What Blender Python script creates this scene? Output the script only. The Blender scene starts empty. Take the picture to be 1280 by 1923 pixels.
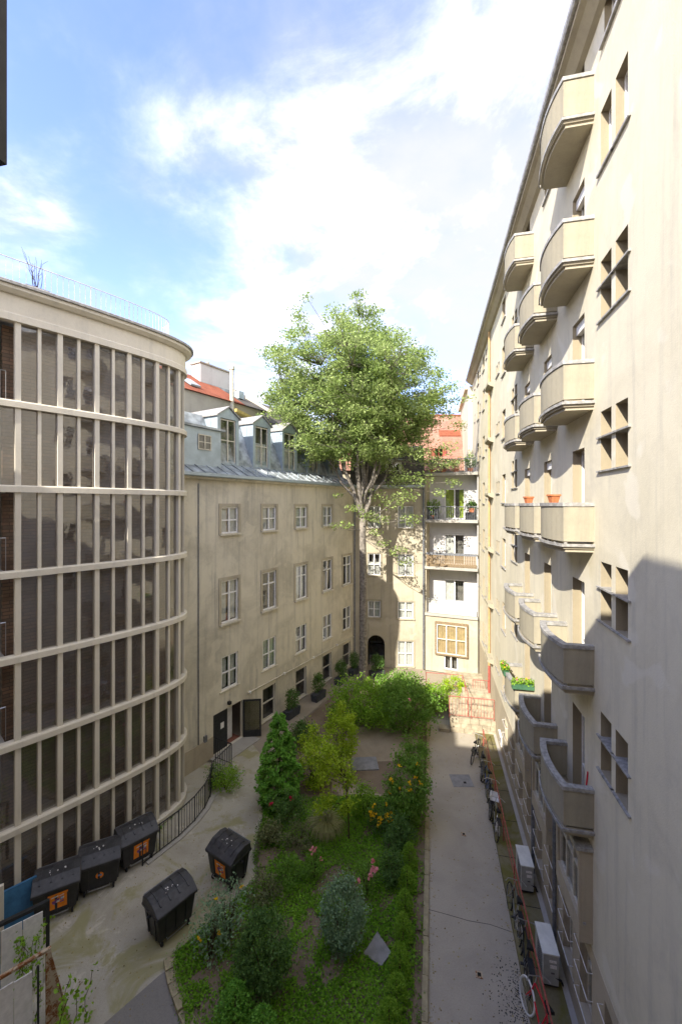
import bpy, math, random
import numpy as np
from mathutils import Vector, Matrix

SEED = 73.7
# ------------------------------------------------------------------ camera, world, sun, exposure
SC = bpy.context.scene
COL = SC.collection
F, H, HZ = 780.0, 12.3, 948.0          # focal length and horizon of the view (in photo pixels), eye height in metres
cam_d = bpy.data.cameras.new('camera'); cam = bpy.data.objects.new('camera', cam_d); COL.objects.link(cam)
cam.location = (0, 0, H); cam.rotation_euler = (math.radians(90), 0, 0)
cam_d.sensor_fit = 'VERTICAL'; cam_d.sensor_height = 36.0; cam_d.lens = F / 1923 * 36.0
cam_d.shift_y = -(961.5 - HZ) / 1923; cam_d.clip_start = 0.05; cam_d.clip_end = 2000
SC.camera = cam

LIGHT = Vector((1.38, 1.94, -1.75)).normalized()      # the way the sunlight travels
SUN_EL = math.asin(-LIGHT.z); SUN_ROT = math.atan2(-LIGHT.x, -LIGHT.y)
sun_d = bpy.data.lights.new('sun', 'SUN'); sun_d.energy = 2.0; sun_d.angle = math.radians(0.5); sun_d.color = (1.0, 0.93, 0.81)
sun = bpy.data.objects.new('sun', sun_d); COL.objects.link(sun)
sun.rotation_euler = LIGHT.to_track_quat('-Z', 'Y').to_euler(); sun.location = (-30, -40, 60)

W = bpy.data.worlds.new('World'); SC.world = W; W.use_nodes = True
nt = W.node_tree; nt.nodes.clear()
def N(tree, typ, **kw):
    n = tree.nodes.new(typ)
    for k, v in kw.items(): setattr(n, k, v)
    return n
wo = N(nt, 'ShaderNodeOutputWorld'); bg = N(nt, 'ShaderNodeBackground'); bg.inputs[1].default_value = 0.15
sky = N(nt, 'ShaderNodeTexSky', sky_type='NISHITA', sun_disc=False, sun_elevation=SUN_EL, sun_rotation=SUN_ROT)
sky.air_density = 1.0; sky.dust_density = 0.6; sky.ozone_density = 1.6
tc = N(nt, 'ShaderNodeTexCoord'); sep = N(nt, 'ShaderNodeSeparateXYZ'); nt.links.new(tc.outputs['Generated'], sep.inputs[0])
def wm(op, a, b=None, clamp=False):
    m = N(nt, 'ShaderNodeMath', operation=op, use_clamp=clamp)
    for i, v in enumerate((a, b)):
        if v is None: continue
        if isinstance(v, (int, float)): m.inputs[i].default_value = v
        else: nt.links.new(v, m.inputs[i])
    return m.outputs[0]
zz = wm('ADD', wm('MAXIMUM', sep.outputs[2], 0.0), 0.16)
cmb = N(nt, 'ShaderNodeCombineXYZ')
nt.links.new(wm('DIVIDE', sep.outputs[0], zz), cmb.inputs[0]); nt.links.new(wm('DIVIDE', sep.outputs[1], zz), cmb.inputs[1])
cmb.inputs[2].default_value = SEED
n1 = N(nt, 'ShaderNodeTexNoise'); n1.inputs['Scale'].default_value = 0.62; n1.inputs['Detail'].default_value = 9; n1.inputs['Roughness'].default_value = 0.52; n1.inputs['Distortion'].default_value = 0.35
n2 = N(nt, 'ShaderNodeTexNoise'); n2.inputs['Scale'].default_value = 2.3; n2.inputs['Detail'].default_value = 10; n2.inputs['Roughness'].default_value = 0.6; n2.inputs['Distortion'].default_value = 0.2
nt.links.new(cmb.outputs[0], n1.inputs['Vector']); nt.links.new(cmb.outputs[0], n2.inputs['Vector'])
low = wm('SUBTRACT', 1.0, wm('MULTIPLY', sep.outputs[2], 1.1), clamp=True)
cov = wm('ADD', wm('ADD', wm('MULTIPLY', n1.outputs[0], 2.7), wm('MULTIPLY', n2.outputs[0], 0.75)), wm('MULTIPLY', low, 0.38))
def wr(v, lo, hi):
    m_ = N(nt, 'ShaderNodeMapRange', interpolation_type='SMOOTHSTEP'); m_.inputs[1].default_value = lo; m_.inputs[2].default_value = hi; nt.links.new(v, m_.inputs[0]); return m_.outputs[0]
def wmix(f, a, b, blend='MIX'):
    m_ = N(nt, 'ShaderNodeMix', data_type='RGBA', blend_type=blend)
    if isinstance(f, float): m_.inputs[0].default_value = f
    else: nt.links.new(f, m_.inputs[0])
    for i, v in ((6, a), (7, b)):
        if isinstance(v, tuple): m_.inputs[i].default_value = (*v, 1)
        else: nt.links.new(v, m_.inputs[i])
    return m_.outputs[2]
clear = wmix(1.0, sky.outputs[0], (0.60, 0.565, 0.72), 'MULTIPLY')
n3 = N(nt, 'ShaderNodeTexNoise'); n3.inputs['Scale'].default_value = 1.7; n3.inputs['Detail'].default_value = 11; n3.inputs['Roughness'].default_value = 0.62; n3.inputs['Distortion'].default_value = 0.4
sh = N(nt, 'ShaderNodeVectorMath', operation='ADD'); nt.links.new(cmb.outputs[0], sh.inputs[0]); sh.inputs[1].default_value = (3.1, 7.7, 1.3); nt.links.new(sh.outputs[0], n3.inputs['Vector'])
puff = wr(n3.outputs[0], 0.43, 0.68)
thin = wmix(puff, (1.22, 1.24, 1.30), (5.4, 5.0, 4.3))             # grey-blue bases, sunlit tops
col = wmix(wr(cov, 1.42, 2.22), clear, thin)                      # broken veil of cloud
col = wmix(wm('MULTIPLY', wr(cov, 1.95, 2.75), wr(n3.outputs[0], 0.46, 0.68)), col, (17.0, 15.7, 13.2))   # bright heaped cloud
nt.links.new(col, bg.inputs[0]); nt.links.new(bg.outputs[0], wo.inputs[0])

SC.view_settings.view_transform = 'Standard'; SC.view_settings.look = 'None'
SC.view_settings.gamma = 1.0; SC.view_settings.use_curve_mapping = False; SC.view_settings.exposure = 2.42
SC.render.engine = 'CYCLES'
SC.cycles.use_denoising = True; SC.cycles.max_bounces = 10; SC.cycles.diffuse_bounces = 5; SC.cycles.glossy_bounces = 4
SC.cycles.transparent_max_bounces = 12; SC.cycles.caustics_reflective = False; SC.cycles.caustics_refractive = False
SC.cycles.sample_clamp_indirect = 6.0

# ------------------------------------------------------------------ helpers
R = random.Random(7)
RNG = np.random.default_rng(11)
SN, CS = 0.21056, 0.97758               # bearing of the tall apartment facade and the path beside it
def RW(w, u): return (w * CS + u * SN, -w * SN + u * CS)          # (away from path line, along it) -> world x, y
ROT_R = -math.atan2(SN, CS)
def G(px, py, z=0.0):                   # ground point seen at a place in the photo
    y = F * (H - z) / (py - HZ); return ((px - 640) / F * y, y)

def link(o, parent=None):
    COL.objects.link(o)
    if parent is not None: o.parent = parent
    return o
def empty(name, loc=(0, 0, 0), rz=0.0, parent=None):
    o = bpy.data.objects.new(name, None); o.location = loc; o.rotation_euler = (0, 0, rz); o.empty_display_size = 0.2
    return link(o, parent)
def tag(o, label=None, cat=None, group=None, kind=None):
    if label: o['label'] = label
    if cat: o['category'] = cat
    if group: o['group'] = group
    if kind: o['kind'] = kind
    return o
def obj(name, mesh, parent=None, loc=(0, 0, 0), rz=0.0, rot=None):
    o = bpy.data.objects.new(name, mesh); o.location = loc; o.rotation_euler = rot if rot else (0, 0, rz)
    return link(o, parent)
def copy_tree(o, parent=None):
    c = o.copy(); COL.objects.link(c); c.parent = parent
    for ch in list(o.children): copy_tree(ch, c)
    return c

class MB:
    def __init__(s): s.v = []; s.f = []
    def face(s, pts):
        n = len(s.v); s.v += [tuple(p) for p in pts]; s.f.append(tuple(range(n, n + len(pts)))); return s
    def box(s, x0, x1, y0, y1, z0, z1, M=None):
        n = len(s.v)
        p = [(x0, y0, z0), (x1, y0, z0), (x1, y1, z0), (x0, y1, z0), (x0, y0, z1), (x1, y0, z1), (x1, y1, z1), (x0, y1, z1)]
        if M is not None: p = [tuple(M @ Vector(q)) for q in p]
        s.v += p
        s.f += [(n + a, n + b, n + c, n + d) for a, b, c, d in ((0, 3, 2, 1), (4, 5, 6, 7), (0, 1, 5, 4), (1, 2, 6, 5), (2, 3, 7, 6), (3, 0, 4, 7))]
        return s
    def hexa(s, p):                     # eight corners, bottom four then top four
        n = len(s.v); s.v += [tuple(q) for q in p]
        s.f += [(n + a, n + b, n + c, n + d) for a, b, c, d in ((0, 3, 2, 1), (4, 5, 6, 7), (0, 1, 5, 4), (1, 2, 6, 5), (2, 3, 7, 6), (3, 0, 4, 7))]
        return s
    def prism(s, poly, z0, z1):         # poly counter-clockwise in xy
        n = len(s.v); k = len(poly)
        s.v += [(x, y, z0) for x, y in poly] + [(x, y, z1) for x, y in poly]
        s.f.append(tuple(n + i for i in reversed(range(k)))); s.f.append(tuple(n + k + i for i in range(k)))
        for i in range(k):
            j = (i + 1) % k; s.f.append((n + i, n + j, n + k + j, n + k + i))
        return s
    def profile_x(s, prof, x0, x1):     # prof: (y, z) list, extruded along x
        n = len(s.v); k = len(prof)
        s.v += [(x0, y, z) for y, z in prof] + [(x1, y, z) for y, z in prof]
        s.f.append(tuple(n + i for i in range(k))); s.f.append(tuple(n + k + i for i in reversed(range(k))))
        for i in range(k):
            j = (i + 1) % k; s.f.append((n + j, n + i, n + k + i, n + k + j))
        return s
    def tube(s, pts, rad, seg=6, cap=True):
        pts = [Vector(p) for p in pts]
        if not isinstance(rad, (list, tuple)): rad = [rad] * len(pts)
        rings = []; ref = None
        for i, p in enumerate(pts):
            t = (pts[min(i + 1, len(pts) - 1)] - pts[max(i - 1, 0)])
            if t.length < 1e-9: t = Vector((0, 0, 1))
            t.normalize()
            a = ref if ref is not None else (Vector((1, 0, 0)) if abs(t.x) < 0.8 else Vector((0, 1, 0)))
            a = (a - t * a.dot(t))
            if a.length < 1e-6: a = t.orthogonal()
            a.normalize(); ref = a; b = t.cross(a)
            n = len(s.v); rings.append(n)
            for k in range(seg):
                g = 2 * math.pi * k / seg
                s.v.append(tuple(p + (a * math.cos(g) + b * math.sin(g)) * rad[i]))
        for q, w in zip(rings, rings[1:]):
            for k in range(seg):
                j = (k + 1) % seg; s.f.append((q + k, q + j, w + j, w + k))
        if cap:
            s.f.append(tuple(rings[0] + k for k in reversed(range(seg)))); s.f.append(tuple(rings[-1] + k for k in range(seg)))
        return s
    def sweep(s, line, prof):           # open polyline in xy (list of (x, y)); prof: (offset to the right, z) counter-clockwise
        P = [Vector((p[0], p[1], 0)) for p in line]; rings = []
        for i, p in enumerate(P):
            a = (P[i] - P[i - 1]).normalized() if i > 0 else (P[1] - P[0]).normalized()
            b = (P[i + 1] - P[i]).normalized() if i < len(P) - 1 else a
            t = (a + b).normalized(); m = 1 / max(0.4, t.dot(b)); nr = Vector((t.y, -t.x, 0)) * m
            rings.append(len(s.v))
            for o, z in prof: s.v.append((p.x + nr.x * o, p.y + nr.y * o, z))
        k = len(prof)
        for q, w in zip(rings, rings[1:]):
            for i in range(k):
                j = (i + 1) % k; s.f.append((q + i, q + j, w + j, w + i))
        s.f.append(tuple(rings[0] + i for i in reversed(range(k)))); s.f.append(tuple(rings[-1] + i for i in range(k)))
        return s
    def mesh(s, name, mat, smooth=False):
        m = bpy.data.meshes.new(name); m.from_pydata(s.v, [], s.f); m.materials.append(mat)
        if smooth: m.polygons.foreach_set('use_smooth', [True] * len(m.polygons))
        m.update(); return m
    def build(s, name, mat, parent=None, loc=(0, 0, 0), rz=0.0, smooth=False, rot=None):
        return obj(name, s.mesh(name, mat, smooth), parent, loc, rz, rot)

# ------------------------------------------------------------------ materials
def newmat(name):
    m = bpy.data.materials.new(name); m.use_nodes = True; t = m.node_tree; t.nodes.clear()
    return m, t, N(t, 'ShaderNodeOutputMaterial')
def noise(t, vec, scale, detail=5, rough=0.55, dist=0.0):
    n = N(t, 'ShaderNodeTexNoise'); n.inputs['Scale'].default_value = scale; n.inputs['Detail'].default_value = detail
    n.inputs['Roughness'].default_value = rough; n.inputs['Distortion'].default_value = dist
    t.links.new(vec, n.inputs['Vector']); return n.outputs[0]
def mapv(t, scale=(1, 1, 1), coord='Object'):
    c = N(t, 'ShaderNodeTexCoord'); m = N(t, 'ShaderNodeMapping'); m.inputs['Scale'].default_value = scale
    t.links.new(c.outputs[coord], m.inputs[0]); return m.outputs[0]
def ramp(t, fac, a, b):
    r = N(t, 'ShaderNodeMapRange', interpolation_type='SMOOTHSTEP'); r.inputs[1].default_value = a; r.inputs[2].default_value = b
    t.links.new(fac, r.inputs[0]); return r.outputs[0]
def mixc(t, fac, a, b):
    m = N(t, 'ShaderNodeMix', data_type='RGBA')
    if isinstance(fac, (int, float)): m.inputs[0].default_value = fac
    else: t.links.new(fac, m.inputs[0])
    for i, v in ((6, a), (7, b)):
        if isinstance(v, tuple): m.inputs[i].default_value = (*v[:3], 1)
        else: t.links.new(v, m.inputs[i])
    return m.outputs[2]
def mul(t, a, b):
    m = N(t, 'ShaderNodeMath', operation='MULTIPLY')
    for i, v in enumerate((a, b)):
        if isinstance(v, (int, float)): m.inputs[i].default_value = v
        else: t.links.new(v, m.inputs[i])
    return m.outputs[0]
def finish(t, out, col, rough=0.8, bump=None, bd=0.02, spec=0.3, metal=0.0):
    p = N(t, 'ShaderNodeBsdfPrincipled')
    if isinstance(col, tuple): p.inputs['Base Color'].default_value = (*col[:3], 1)
    else: t.links.new(col, p.inputs['Base Color'])
    if isinstance(rough, (int, float)): p.inputs['Roughness'].default_value = rough
    else: t.links.new(rough, p.inputs['Roughness'])
    p.inputs['Specular IOR Level'].default_value = spec; p.inputs['Metallic'].default_value = metal
    if bump is not None:
        b = N(t, 'ShaderNodeBump'); b.inputs['Strength'].default_value = 0.6; b.inputs['Distance'].default_value = bd
        t.links.new(bump, b.inputs['Height']); t.links.new(b.outputs[0], p.inputs['Normal'])
    t.links.new(p.outputs[0], out.inputs[0]); return p
def plain(name, c, rough=0.7, var=0.25, scale=6.0, spec=0.3, metal=0.0, bump=0.0):
    m, t, o = newmat(name); v = mapv(t)
    n = noise(t, v, scale, 6, 0.6)
    d = tuple(max(0.0, x * (1 - var)) for x in c); l = tuple(min(0.95, x * (1 + var * 0.6)) for x in c)
    finish(t, o, mixc(t, ramp(t, n, 0.3, 0.7), d, l), rough, noise(t, v, scale * 9, 4) if bump else None, bump, spec, metal); return m
def plaster(name, c, dirt, amount=0.5, streak=0.5, patch=None):
    """old render: broad tone drift, rain streaks, soot and patched areas"""
    m, t, o = newmat(name); v = mapv(t); vs = mapv(t, (1.6, 1.6, 0.11)); vm = mapv(t, (0.7, 0.7, 0.5))
    big = ramp(t, noise(t, v, 0.33, 8, 0.66, 0.8), 0.40, 0.66); st = ramp(t, noise(t, vs, 1.9, 8, 0.66), 0.48, 0.74)
    blot = ramp(t, noise(t, vm, 1.5, 8, 0.7, 0.5), 0.50, 0.72); fine = noise(t, v, 11, 7, 0.7)
    grey = tuple(0.6 * x + 0.4 * sum(dirt) / 3 for x in dirt)
    col = mixc(t, mul(t, big, amount), c, dirt); col = mixc(t, mul(t, st, streak), col, tuple(x * 0.74 for x in grey)); col = mixc(t, mul(t, blot, amount * 0.45), col, tuple(x * 0.8 for x in grey))
    if patch:
        pm = ramp(t, noise(t, v, 0.8, 4, 0.45, 0.5), 0.585, 0.63); col = mixc(t, mul(t, pm, 0.55), col, patch)
    col = mixc(t, mul(t, ramp(t, fine, 0.35, 0.75), 0.18), col, tuple(min(0.9, x * 1.22) for x in c))
    finish(t, o, col, 0.9, noise(t, v, 38, 6, 0.65), 0.010, 0.15); return m
def schlick(t, ior):                     # reflectance that is the same from either side of a thin pane
    f0 = ((ior - 1) / (ior + 1)) ** 2; lw = N(t, 'ShaderNodeLayerWeight'); lw.inputs[0].default_value = 0.5
    p_ = N(t, 'ShaderNodeMath', operation='POWER'); t.links.new(lw.outputs['Facing'], p_.inputs[0]); p_.inputs[1].default_value = 4.0
    a_ = N(t, 'ShaderNodeMath', operation='MULTIPLY_ADD'); t.links.new(p_.outputs[0], a_.inputs[0]); a_.inputs[1].default_value = 1 - f0; a_.inputs[2].default_value = f0; return a_.outputs[0]
def glass(name, tint, gloss_rough=0.02, ripple=0.0, ior=1.7):
    m, t, o = newmat(name)
    tr = N(t, 'ShaderNodeBsdfTransparent'); tr.inputs[0].default_value = (*tint, 1)
    gl = N(t, 'ShaderNodeBsdfGlossy'); gl.inputs[0].default_value = (0.95, 0.97, 1, 1); gl.inputs['Roughness'].default_value = gloss_rough
    if ripple:
        b = N(t, 'ShaderNodeBump'); b.inputs['Strength'].default_value = 0.3; b.inputs['Distance'].default_value = ripple
        t.links.new(noise(t, mapv(t), 3.0, 2), b.inputs['Height']); t.links.new(b.outputs[0], gl.inputs['Normal'])
    mx_ = N(t, 'ShaderNodeMixShader'); t.links.new(schlick(t, ior), mx_.inputs[0]); t.links.new(tr.outputs[0], mx_.inputs[1]); t.links.new(gl.outputs[0], mx_.inputs[2])
    t.links.new(mx_.outputs[0], o.inputs[0]); return m
def leafmat(name, dark, light, trans=0.35, rough=0.5, extra=None):
    m, t, o = newmat(name); g = N(t, 'ShaderNodeNewGeometry'); r = g.outputs['Random Per Island']
    big = noise(t, mapv(t), 0.8, 3)
    col = mixc(t, r, dark, light); col = mixc(t, mul(t, ramp(t, big, 0.4, 0.7), 0.5), col, extra if extra else light)
    p = N(t, 'ShaderNodeBsdfPrincipled'); t.links.new(col, p.inputs['Base Color']); p.inputs['Roughness'].default_value = rough; p.inputs['Specular IOR Level'].default_value = 0.25
    tl = N(t, 'ShaderNodeBsdfTranslucent'); t.links.new(col, tl.inputs[0])
    x = N(t, 'ShaderNodeMixShader'); x.inputs[0].default_value = trans
    t.links.new(p.outputs[0], x.inputs[1]); t.links.new(tl.outputs[0], x.inputs[2]); t.links.new(x.outputs[0], o.inputs[0]); return m
def brickmat(name, c1, c2, mortar, w=0.25, h=0.075, axes=('x', 'z')):
    m, t, o = newmat(name); v = mapv(t)
    s = N(t, 'ShaderNodeSeparateXYZ'); t.links.new(v, s.inputs[0]); c = N(t, 'ShaderNodeCombineXYZ')
    ad = N(t, 'ShaderNodeMath', operation='ADD'); t.links.new(s.outputs[0], ad.inputs[0]); t.links.new(s.outputs[1], ad.inputs[1])
    t.links.new(ad.outputs[0], c.inputs[0]); t.links.new(s.outputs[2], c.inputs[1])
    b = N(t, 'ShaderNodeTexBrick'); t.links.new(c.outputs[0], b.inputs[0]); b.inputs['Scale'].default_value = 1.0
    b.inputs['Brick Width'].default_value = w; b.inputs['Row Height'].default_value = h; b.inputs['Mortar Size'].default_value = 0.012
    b.inputs['Color1'].default_value = (*c1, 1); b.inputs['Color2'].default_value = (*c2, 1); b.inputs['Mortar'].default_value = (*mortar, 1)
    col = mixc(t, mul(t, ramp(t, noise(t, v, 1.3, 6, 0.65), 0.4, 0.7), 0.7), b.outputs[0], tuple(x * 0.45 for x in c1))
    finish(t, o, col, 0.9, b.outputs['Fac'], -0.01, 0.15); return m
def ground_mat(name, c, d, algae=None, speck=None, asc=0.45, athr=(0.5, 0.66), patch=None):
    m, t, o = newmat(name); v = mapv(t)
    col = mixc(t, ramp(t, noise(t, v, 0.5, 7, 0.62, 0.5), 0.35, 0.68), c, d)
    col = mixc(t, mul(t, ramp(t, noise(t, v, 28, 5, 0.7), 0.4, 0.75), 0.35), col, tuple(x * 0.6 for x in d))
    if patch: col = mixc(t, mul(t, ramp(t, noise(t, v, 0.75, 8, 0.68, 1.2), 0.56, 0.62), 0.75), col, patch)
    if algae: col = mixc(t, mul(t, ramp(t, noise(t, v, asc, 8, 0.66, 0.9), *athr), 0.8), col, algae)
    if speck: col = mixc(t, mul(t, ramp(t, noise(t, v, 9, 8, 0.75), 0.62, 0.7), 0.8), col, speck)
    finish(t, o, col, 0.88, noise(t, v, 60, 5, 0.7), 0.006, 0.2); return m

M = {}
M['cream'] = plaster('cream_render', (0.655, 0.605, 0.47), (0.545, 0.50, 0.38), 0.75, 0.5, (0.70, 0.66, 0.56))
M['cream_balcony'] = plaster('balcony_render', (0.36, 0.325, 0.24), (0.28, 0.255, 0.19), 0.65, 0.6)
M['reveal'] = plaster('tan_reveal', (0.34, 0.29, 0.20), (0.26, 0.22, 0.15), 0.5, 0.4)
M['plinth'] = plaster('plinth_render', (0.46, 0.40, 0.30), (0.35, 0.30, 0.22), 0.6, 0.4)
M['soot'] = plaster('sooty_render', (0.66, 0.61, 0.49), (0.44, 0.405, 0.32), 0.85, 0.75, (0.66, 0.605, 0.48))
M['backplaster'] = plaster('pale_old_render', (0.46, 0.41, 0.31), (0.35, 0.31, 0.23), 0.8, 0.7, (0.50, 0.45, 0.35))
M['white_wall'] = plaster('white_render', (0.62, 0.61, 0.59), (0.52, 0.51, 0.49), 0.5, 0.3)
M['firewall'] = plaster('grey_render', (0.42, 0.39, 0.33), (0.32, 0.29, 0.25), 0.7, 0.5)
M['concrete_frame'] = plaster('pale_concrete', (0.70, 0.65, 0.54), (0.58, 0.53, 0.43), 0.5, 0.4)
M['concrete_grey'] = plaster('grey_concrete', (0.40, 0.38, 0.34), (0.30, 0.28, 0.25), 0.5, 0.4)
M['coping'] = plain('weathered_zinc', (0.36, 0.35, 0.33), 0.6, 0.35, 9, 0.4, 0.2)
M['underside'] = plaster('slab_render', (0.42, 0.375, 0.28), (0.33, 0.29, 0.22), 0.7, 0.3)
M['zinc'] = plain('zinc_sheet', (0.42, 0.50, 0.56), 0.42, 0.18, 1.2, 0.5, 0.35)
M['zinc_old'] = plain('old_sheet_roof', (0.42, 0.455, 0.48), 0.5, 0.45, 2.0, 0.5, 0.4)
M['dark_metal'] = plain('dark_metal', (0.035, 0.037, 0.04), 0.45, 0.3, 8, 0.5, 0.3)
M['grey_metal'] = plain('grey_metal', (0.20, 0.21, 0.23), 0.5, 0.3, 8, 0.5, 0.4)
M['white_paint'] = plain('white_paint', (0.80, 0.79, 0.77), 0.5, 0.12, 7, 0.4)
M['cream_paint'] = plain('cream_paint', (0.60, 0.56, 0.46), 0.55, 0.2, 7, 0.4)
M['rail_white'] = plain('white_rail', (0.70, 0.69, 0.66), 0.5, 0.2, 9, 0.4)
M['glass'] = glass('window_glass', (0.86, 0.89, 0.89), 0.02, 0.004, 1.95)
m, t, o = newmat('dust_reflection_glass'); v = mapv(t, (1, 1, 1)); vb = mapv(t, (1.6, 1.6, 11.0))
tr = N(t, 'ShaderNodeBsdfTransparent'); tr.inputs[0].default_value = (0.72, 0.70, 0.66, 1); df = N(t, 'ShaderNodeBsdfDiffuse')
t.links.new(mixc(t, ramp(t, noise(t, vb, 2.6, 8, 0.7, 0.4), 0.38, 0.66), (0.17, 0.145, 0.12), (0.38, 0.345, 0.30)), df.inputs[0])  # dust film; its brown streaks paint the brickwork reflected in the panes
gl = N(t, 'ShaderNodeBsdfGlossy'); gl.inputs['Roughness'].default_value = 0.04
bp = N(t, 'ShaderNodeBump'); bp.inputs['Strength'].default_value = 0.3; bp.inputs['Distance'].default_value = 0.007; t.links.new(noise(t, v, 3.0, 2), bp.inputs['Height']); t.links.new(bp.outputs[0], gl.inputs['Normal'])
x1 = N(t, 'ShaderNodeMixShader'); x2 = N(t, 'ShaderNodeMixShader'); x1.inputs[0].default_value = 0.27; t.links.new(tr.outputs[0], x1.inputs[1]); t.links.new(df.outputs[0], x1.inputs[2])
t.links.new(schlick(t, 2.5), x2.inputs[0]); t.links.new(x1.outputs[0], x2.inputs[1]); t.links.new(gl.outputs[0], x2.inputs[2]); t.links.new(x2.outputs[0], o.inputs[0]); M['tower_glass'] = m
M['room'] = plain('room_dark', (0.17, 0.155, 0.135), 0.9, 0.4, 2)
M['curtain'] = plain('curtain', (0.62, 0.60, 0.55), 0.9, 0.15, 3)
M['curtain_tan'] = plain('tan_curtain', (0.50, 0.36, 0.19), 0.9, 0.2, 3)
M['curtain_green'] = plain('green_curtain', (0.33, 0.42, 0.04), 0.9, 0.2, 3)
M['brick_reflected'] = brickmat('reflected_brick', (0.30, 0.19, 0.13), (0.20, 0.15, 0.11), (0.12, 0.10, 0.08), 0.5, 0.11)  # brick colours for a reflection modelled as a wall behind glass
M['brick_back'] = brickmat('brown_brick', (0.46, 0.37, 0.28), (0.36, 0.28, 0.21), (0.50, 0.45, 0.38), 0.5, 0.16)
M['tile_red'] = brickmat('red_roof_tiles', (0.36, 0.125, 0.07), (0.29, 0.095, 0.055), (0.20, 0.06, 0.04), 0.19, 0.17)
M['tile_pale'] = brickmat('pale_red_roof_tiles', (0.40, 0.22, 0.165), (0.34, 0.175, 0.13), (0.24, 0.13, 0.10), 0.30, 0.26)
M['tile_grey'] = brickmat('grey_roof_tiles', (0.15, 0.135, 0.12), (0.11, 0.10, 0.09), (0.06, 0.055, 0.05), 0.3, 0.3)
M['bin'] = plain('bin_plastic', (0.022, 0.022, 0.024), 0.42, 0.3, 5, 0.5)
M['bin_lid'] = plain('lid_plastic', (0.045, 0.045, 0.048), 0.5, 0.4, 6, 0.5)
M['orange'] = plain('orange_sticker', (0.90, 0.26, 0.02), 0.5, 0.15, 9)
M['mark_white'] = plain('white_print', (0.75, 0.72, 0.70), 0.6, 0.2, 30)
M['mark_purple'] = plain('purple_print', (0.25, 0.09, 0.26), 0.6, 0.3, 30)
M['mark_blue'] = plain('blue_print', (0.16, 0.28, 0.55), 0.6, 0.3, 30)
M['blue_board'] = plain('blue_board', (0.05, 0.16, 0.30), 0.6, 0.3, 3)
M['red_paint'] = plain('red_paint', (0.40, 0.10, 0.075), 0.6, 0.4, 10, 0.3)
M['red_bike'] = plain('red_enamel', (0.60, 0.01, 0.03), 0.3, 0.1, 10, 0.5)
M['blue_bike'] = plain('blue_enamel', (0.03, 0.08, 0.22), 0.3, 0.1, 10, 0.5)
M['silver'] = plain('silver_metal', (0.50, 0.50, 0.50), 0.3, 0.15, 10, 0.5, 0.8)
M['rubber'] = plain('rubber', (0.02, 0.02, 0.02), 0.8, 0.2, 20)
M['white_rubber'] = plain('white_tyre', (0.70, 0.69, 0.66), 0.7, 0.15, 20)
M['ac'] = plain('ac_casing', (0.66, 0.66, 0.61), 0.5, 0.12, 4, 0.4)
M['ac_dark'] = plain('ac_grille', (0.10, 0.10, 0.10), 0.6, 0.2, 9)
M['terracotta'] = plain('terracotta', (0.50, 0.17, 0.07), 0.8, 0.25, 12)
M['planter'] = plain('planter_grey', (0.055, 0.06, 0.075), 0.6, 0.25, 6)
M['wood'] = plain('old_wood', (0.24, 0.175, 0.105), 0.8, 0.4, 14)
M['rust'] = None
m, t, o = newmat('rusty_paint'); v = mapv(t); nn = ramp(t, noise(t, v, 5, 8, 0.7, 0.6), 0.46, 0.56)
finish(t, o, mixc(t, nn, (0.46, 0.38, 0.27), (0.22, 0.085, 0.025)), 0.8, noise(t, v, 50, 5), 0.004); M['rust'] = m
M['bark'] = plain('bark', (0.24, 0.215, 0.185), 0.95, 0.45, 7, 0.1, 0, 0.03)
M['stem'] = plain('stem', (0.10, 0.075, 0.04), 0.9, 0.4, 10)
M['path'] = ground_mat('path_concrete', (0.41, 0.37, 0.30), (0.34, 0.305, 0.25))
M['yard'] = ground_mat('mossy_yard_concrete', (0.44, 0.41, 0.335), (0.34, 0.315, 0.25), (0.28, 0.265, 0.12), None, 0.55, (0.47, 0.60), (0.52, 0.48, 0.39))
M['asphalt'] = ground_mat('asphalt', (0.25, 0.235, 0.21), (0.20, 0.19, 0.17))
M['walk'] = ground_mat('walk_paving', (0.33, 0.285, 0.225), (0.25, 0.215, 0.165))
M['moss'] = ground_mat('mossy_ledge', (0.22, 0.19, 0.11), (0.15, 0.13, 0.07), (0.13, 0.125, 0.02), None, 0.7, (0.45, 0.62))
M['soil'] = ground_mat('garden_soil', (0.22, 0.17, 0.12), (0.14, 0.105, 0.07), None, (0.30, 0.25, 0.17))
M['gravel'] = ground_mat('gravel_soil', (0.36, 0.30, 0.215), (0.26, 0.21, 0.145), None, (0.46, 0.40, 0.31))
M['kerb'] = plain('kerb_concrete', (0.36, 0.31, 0.195), 0.9, 0.3, 3.5, 0.2, 0, 0.01)
M['stone'] = plain('pale_stone', (0.40, 0.345, 0.25), 0.9, 0.3, 3, 0.2, 0, 0.02)
M['slab'] = plain('grey_slab', (0.25, 0.25, 0.255), 0.85, 0.2, 4, 0.2, 0, 0.01)
M['grit'] = plain('dark_grit', (0.02, 0.02, 0.018), 0.9, 0.3, 20)
M['leaf_tree'] = leafmat('robinia_leaf', (0.15, 0.23, 0.06), (0.38, 0.49, 0.15), 0.45, 0.5, (0.47, 0.54, 0.24))
M['leaf_mid'] = leafmat('mid_green_leaf', (0.088, 0.196, 0.023), (0.216, 0.392, 0.058))
M['leaf_bright'] = leafmat('bright_green_leaf', (0.131, 0.275, 0.017), (0.29, 0.493, 0.043))
M['leaf_lime'] = leafmat('lime_leaf', (0.217, 0.377, 0.012), (0.464, 0.6, 0.043))
M['leaf_dark'] = leafmat('dark_green_leaf', (0.049, 0.117, 0.023), (0.138, 0.255, 0.058), 0.25)
M['leaf_blue'] = leafmat('blue_green_leaf', (0.113, 0.208, 0.104), (0.282, 0.415, 0.226), 0.25)
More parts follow.
